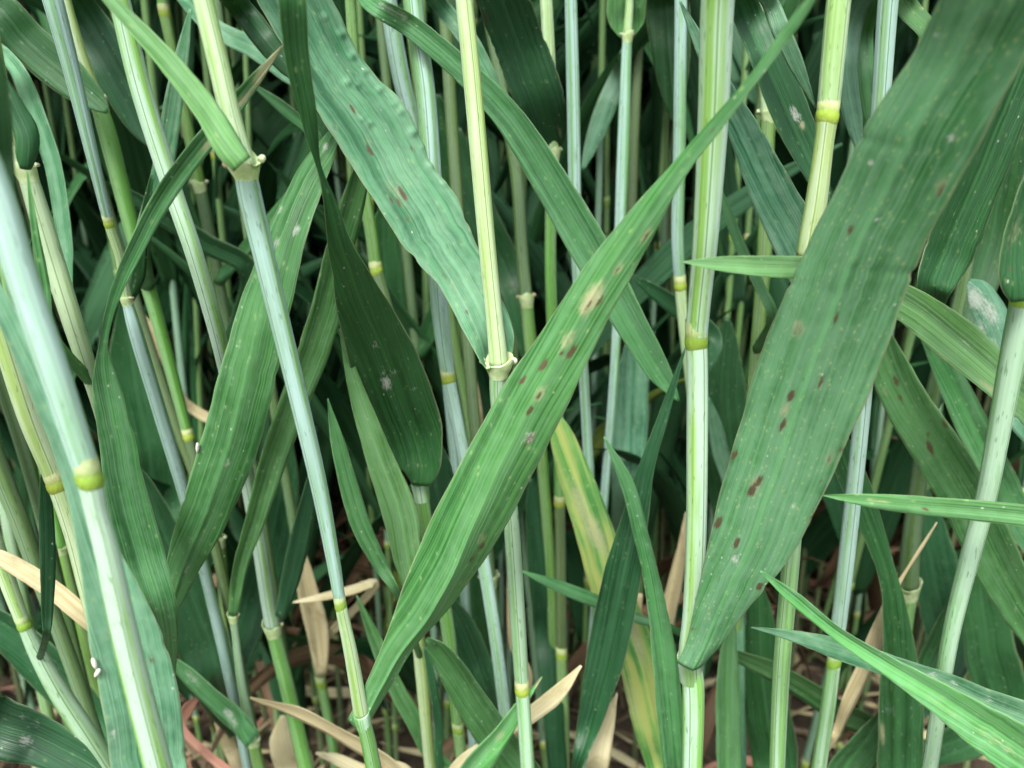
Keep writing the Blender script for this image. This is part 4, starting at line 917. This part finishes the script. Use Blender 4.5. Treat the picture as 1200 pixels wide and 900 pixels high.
def water_material():
    m, n, l = nodes('water_drop')
    p = n.new('ShaderNodeBsdfPrincipled')
    p.inputs['Base Color'].default_value = (0.95, 0.97, 1, 1); p.inputs['Roughness'].default_value = 0.02
    p.inputs['IOR'].default_value = 1.33; p.inputs['Transmission Weight'].default_value = 1.0
    o = n.new('ShaderNodeOutputMaterial'); l.new(p.outputs[0], o.inputs[0])
    return m
q = surface_point(LV44, 508, 754)
blob('water_drop', q + np.array([0, -0.0005, 0.0]), 0.0009, 0.0008, 0.0011, water_material(), 'clear water drop hanging on the tip of a pointed blade', 'drop')
blob('anther', surface_point(LV13, 232, 524) + np.array([0, -0.0006, 0]), 0.0004, 0.0004, 0.0015, M_ANTHER, 'tiny white anther stuck on the edge of a dark folded blade', 'anther', (0.2, 0.25, 0))
blob('anther', surface_point(LV4, 111, 776) + np.array([0, -0.0006, 0]), 0.00038, 0.0004, 0.0011, M_ANTHER, 'white anther on the broad blade behind the thick blue-white stem, upper of two', 'anther', (0, -0.1, 0))
blob('anther', surface_point(LV4, 117, 786) + np.array([0, -0.0006, 0]), 0.00038, 0.0004, 0.0010, M_ANTHER, 'white anther on the broad blade behind the thick blue-white stem, lower of two', 'anther', (0, 0.6, 0))

# ------------------------------------------------------------------ plants further in
def proto_parts(seed, full=True):
    """parts of one untraced wheat plant standing at the origin: (name, mesh, parent part index)"""
    rng = np.random.RandomState(seed)
    parts = []
    H = rng.uniform(0.66, 0.80)
    lean = rng.normal(0, 0.035, 2); bow = rng.normal(0, 0.02, 2)
    def cul(z):
        t = np.asarray(z) / H
        return np.stack([lean[0]*t + bow[0]*t*t, lean[1]*t + bow[1]*t*t, np.asarray(z)], -1)
    r0 = rng.uniform(0.0017, 0.0022)
    zs = [0.0] + sorted([rng.uniform(0.05, 0.09), rng.uniform(0.16, 0.24), rng.uniform(0.34, 0.44)]) + [H]
    kinds = ['g', 'b', 'g', 'y'] if rng.rand() < 0.5 else ['o', 'g', 'b', 'y']
    for k in range(4):
        z = np.linspace(zs[k] - (0.012 if k == 0 else 0), zs[k+1], 9)
        v, q_, l = tube_geo(cul(z), r0 * (1 - 0.35 * z / H), 8, False)
        parts.append(('stem', mesh_np('stem', v, q_, FS[kinds[k]], l)))
        if k < 3:
            seg = 10; a = np.linspace(0, 2*np.pi, seg, endpoint=False)
            rr = r0 * (1 - 0.35 * zs[k+1] / H)
            c = cul(np.array([zs[k+1]]))[0]
            V, lc = [], []
            for h, kk in [(-1.0, 0.98), (-0.3, 1.18), (0.3, 1.14), (0.8, 1.12), (2.2, 1.0)]:
                V.append(c + np.array([0, 0, h*rr]) + kk*rr*np.stack([np.cos(a), np.sin(a), 0*a], -1))
                lc.append(np.stack([a/6.28, np.full(seg, (h+1)/3.2), 0*a], -1))
            i, j = np.meshgrid(np.arange(4), np.arange(seg), indexing='ij')
            Q = np.stack([i*seg+j, i*seg+(j+1) % seg, (i+1)*seg+(j+1) % seg, (i+1)*seg+j], -1).reshape(-1, 4)
            parts.append(('node', mesh_np('node', np.vstack(V), Q, M_NODE, np.vstack(lc))))
    az = rng.rand() * 6.28
    for k, zl in enumerate([rng.uniform(0.05, 0.10), rng.uniform(0.10, 0.16), rng.uniform(0.17, 0.24), rng.uniform(0.28, 0.36), rng.uniform(0.42, 0.50), rng.uniform(0.54, 0.62)]):
        az += math.pi + rng.normal(0, 0.5)
        dead = (k == 0 and rng.rand() < 0.8)
        ln = rng.uniform(0.16, 0.27) * (0.7 if k == 0 else 1)
        w = rng.uniform(0.014, 0.021) * (0.6 if dead else 1)
        n = 26
        s = np.linspace(0, 1, n)
        up0 = rng.uniform(1.1, 1.45); droop = rng.uniform(0.2, 1.4) + (1.4 if dead else 0)
        el = up0 - droop * s ** 1.5
        ds = ln / (n - 1)
        aa = az + rng.normal(0, 0.25) * s
        step = np.stack([np.cos(el)*np.cos(aa), np.cos(el)*np.sin(aa), np.sin(el)], -1) * ds
        C = cul(np.array([zl]))[0] + np.vstack([[0, 0, 0], np.cumsum(step[:-1], 0)])
        C[:, 2] = np.maximum(C[:, 2], 0.004)
        wd = w * np.clip(np.minimum(0.45 + 2.4*s, 1.0), 0, 1) * np.clip((1 - s) / 0.55, 0.02, 1) ** 0.8
        T = norm(np.gradient(C, axis=0))
        side = norm(np.cross(T, np.array([0, 0, 1.0])))
        nr = norm(np.cross(side, T))
        tw = rng.normal(0, 0.5) + rng.normal(0, 1.2) * s
        A = side * np.cos(tw)[:, None] + nr * np.sin(tw)[:, None]
        v, q_, l, _ = ribbon_geo(C - A * wd[:, None]/2, C + A * wd[:, None]/2, 4, 0.2, 0.05, wave=0.0003, seed=seed*7+k)
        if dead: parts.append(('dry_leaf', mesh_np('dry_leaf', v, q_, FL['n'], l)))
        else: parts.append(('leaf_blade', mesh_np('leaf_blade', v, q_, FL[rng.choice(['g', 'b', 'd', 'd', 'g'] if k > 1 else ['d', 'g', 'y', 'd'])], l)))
    return parts

PROTOS = [proto_parts(100 + i) for i in range(14)]
def place(parts, x, y, rz, sc, label, group):
    root = bpy.data.objects.new('wheat_plant', None)
    root.empty_display_size = 0.01
    root.location = (x, y, 0); root.rotation_euler = (0, 0, rz); root.scale = (sc, sc, sc)
    col.objects.link(root)
    tag(root, label, 'wheat plant', group)
    for nm, me in parts:
        o = bpy.data.objects.new(nm, me); col.objects.link(o); o.parent = root

MARKS = [(60, 'thick blue-white stem with a bright green node'), (150, 'brown-tipped twisted blade'), (250, 'striped stem and dark folded blade'), (340, 'stem with the white torn collar'),
         (440, 'twisted dark blade with mildew'), (520, 'blistered broad blade'), (585, 'pale cup collar'), (655, 'dark upright blade'), (730, 'yellowing blade'), (815, 'thickest striped stem'),
         (890, 'curled bright collar'), (970, 'broad leaf with brown oval spots'), (1060, 'brownish withered collar'), (1150, 'smooth blue-green right-hand stem')]
def far_label(x, y):
    t = y / CP
    px = 600 + x / t * FPX
    d = min(MARKS, key=lambda m: abs(m[0] - px))[1]
    return ('wheat plant deep in the thicket behind the ' if y > 0.62 else 'wheat plant shortly behind the ') + d
r2 = random.Random(5)
spots_used = []
def free(x, y, d):
    for (a, b) in spots_used:
        if (a-x)**2 + (b-y)**2 < d*d: return False
    spots_used.append((x, y)); return True
k = 0
while k < 300:
    y = 0.345 + 0.62 * r2.random() ** 1.1
    half = 0.70 * y + 0.06
    x = r2.uniform(-half, half)
    if not free(x, y, 0.022): continue
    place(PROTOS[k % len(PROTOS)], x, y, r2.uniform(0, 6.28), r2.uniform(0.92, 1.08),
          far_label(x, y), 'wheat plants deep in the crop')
    k += 1

# everything deeper and to the sides reads as one mass
def thicket():
    Vs, Qs, Ls, Ms, off = [], [], [], [], 0
    n = 0
    r3 = random.Random(8)
    while n < 2300:
        if n < 1300: x, y = r3.uniform(-0.9, 0.9), r3.uniform(0.43, 1.1)
        else: x, y = r3.uniform(-1.5, 1.5), r3.uniform(0.06, 2.2)
        inside = abs(x) < 0.70*y + 0.10 and y < 1.0
        if n >= 1300 and (inside or abs(x) < 0.16 or (y < 0.3 and abs(x) < 0.36)): continue
        if abs(x) > 0.70*y + 0.8: continue
        ang = r3.uniform(0, 6.28); ca, sa = math.cos(ang), math.sin(ang)
        for nm, (v, q_, l, mi) in THICK[r3.randrange(len(THICK))]:
            w = v.copy(); w[:, 0] = v[:, 0]*ca - v[:, 1]*sa + x; w[:, 1] = v[:, 0]*sa + v[:, 1]*ca + y
            Vs.append(w); Qs.append(q_ + off); Ls.append(l); Ms.append(np.full(len(q_), mi)); off += len(w)
        n += 1
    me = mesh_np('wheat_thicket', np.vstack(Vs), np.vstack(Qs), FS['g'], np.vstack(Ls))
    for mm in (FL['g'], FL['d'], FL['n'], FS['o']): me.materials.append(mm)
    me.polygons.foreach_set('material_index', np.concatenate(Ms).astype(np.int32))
    o = add('wheat_thicket', me)
    tag(o, 'dense mass of wheat filling the depth behind the separate plants', 'wheat', kind='stuff')

def thick_variants():
    out = []
    for i in range(8):
        rng = np.random.RandomState(900 + i)
        parts = []
        H = rng.uniform(0.68, 0.8); lean = rng.normal(0, 0.04, 2)
        z = np.linspace(-0.012, H, 6)
        C = np.stack([lean[0]*z/H, lean[1]*z/H, z], -1)
        v, q_, l = tube_geo(C, 0.0019*(1 - 0.35*z/H), 6, False)
        parts.append(('stem', (v, q_, l, 0 if i % 2 else 4)))
        az = rng.rand()*6.28
        for kk in range(6):
            az += math.pi + rng.normal(0, 0.5)
            zl = 0.06 + 0.11*kk; ln = rng.uniform(0.16, 0.27); w = rng.uniform(0.009, 0.017); n = 9
            s = np.linspace(0, 1, n)
            el = rng.uniform(1.05, 1.4) - rng.uniform(0.3, 1.6)*s**1.5
            step = np.stack([np.cos(el)*math.cos(az), np.cos(el)*math.sin(az), np.sin(el)], -1)*ln/(n-1)
            C = np.array([lean[0]*zl/H, lean[1]*zl/H, zl]) + np.vstack([[0, 0, 0], np.cumsum(step[:-1], 0)])
            C[:, 2] = np.maximum(C[:, 2], 0.004)
            wd = w*np.minimum(0.45+2.4*s, 1)*np.clip((1-s)/0.55, 0.03, 1)**0.8
            T = norm(np.gradient(C, axis=0)); side = norm(np.cross(T, [0, 0, 1.0])); nr = norm(np.cross(side, T))
            tw = rng.normal(0, 0.5) + rng.normal(0, 1.2)*s
            A = side*np.cos(tw)[:, None] + nr*np.sin(tw)[:, None]
            v, q_, l, _ = ribbon_geo(C - A*wd[:, None]/2, C + A*wd[:, None]/2, 2, 0.2, 0, seed=i*9+kk)
            parts.append(('leaf', (v, q_, l, 3 if kk == 0 else 1 + (rng.rand() < 0.5))))
        out.append(parts)
    return out
THICK = thick_variants()
thicket()

# dead straw and leaf scraps on the soil
def litter():
    rng = np.random.RandomState(21)
    Vs, Qs, Ls, Ms, off = [], [], [], [], 0
    for i in range(1500):
        y = 0.2 + 1.0*rng.rand(); x = rng.uniform(-0.8*y - 0.05, 0.8*y + 0.05)
        a = rng.rand()*6.28; ln = rng.uniform(0.03, 0.14); n = 8
        s = np.linspace(0, 1, n)
        aa = a + rng.normal(0, 0.8)*s
        st = np.stack([np.cos(aa), np.sin(aa), rng.normal(0, 0.16)*np.cos(s*3)], -1)*ln/(n-1)
        C = np.array([x, y, rng.uniform(0.0, 0.018)]) + np.cumsum(st, 0)
        C[:, 2] = np.maximum(C[:, 2], -0.008)
        w = rng.uniform(0.002, 0.008)*np.clip(np.minimum(0.5+2*s, (1-s)*3), 0.06, 1)
        T = norm(np.gradient(C, axis=0)); side = norm(np.cross(T, [0, 0, 1.0])); nr = norm(np.cross(side, T))
        tw = rng.normal(0, 0.6) + rng.normal(0, 1.5)*s
        A = side*np.cos(tw)[:, None] + nr*np.sin(tw)[:, None]
        v, q_, l, _ = ribbon_geo(C - A*w[:, None]/2, C + A*w[:, None]/2, 2, 0.3, 0, seed=i)
        Vs.append(v); Qs.append(q_ + off); Ls.append(l); off += len(v)
        Ms.append(np.full(len(q_), rng.choice([0, 1, 2, 3], p=[.26, .14, .05, .55])))
    me = mesh_np('straw_litter', np.vstack(Vs), np.vstack(Qs), DM['t'], np.vstack(Ls))
    for kk in 'prn': me.materials.append(DM[kk])
    me.polygons.foreach_set('material_index', np.concatenate(Ms).astype(np.int32))
    tag(add('straw_litter', me), 'tangled dead straw and withered leaf scraps covering the soil', 'litter', kind='stuff')
litter()
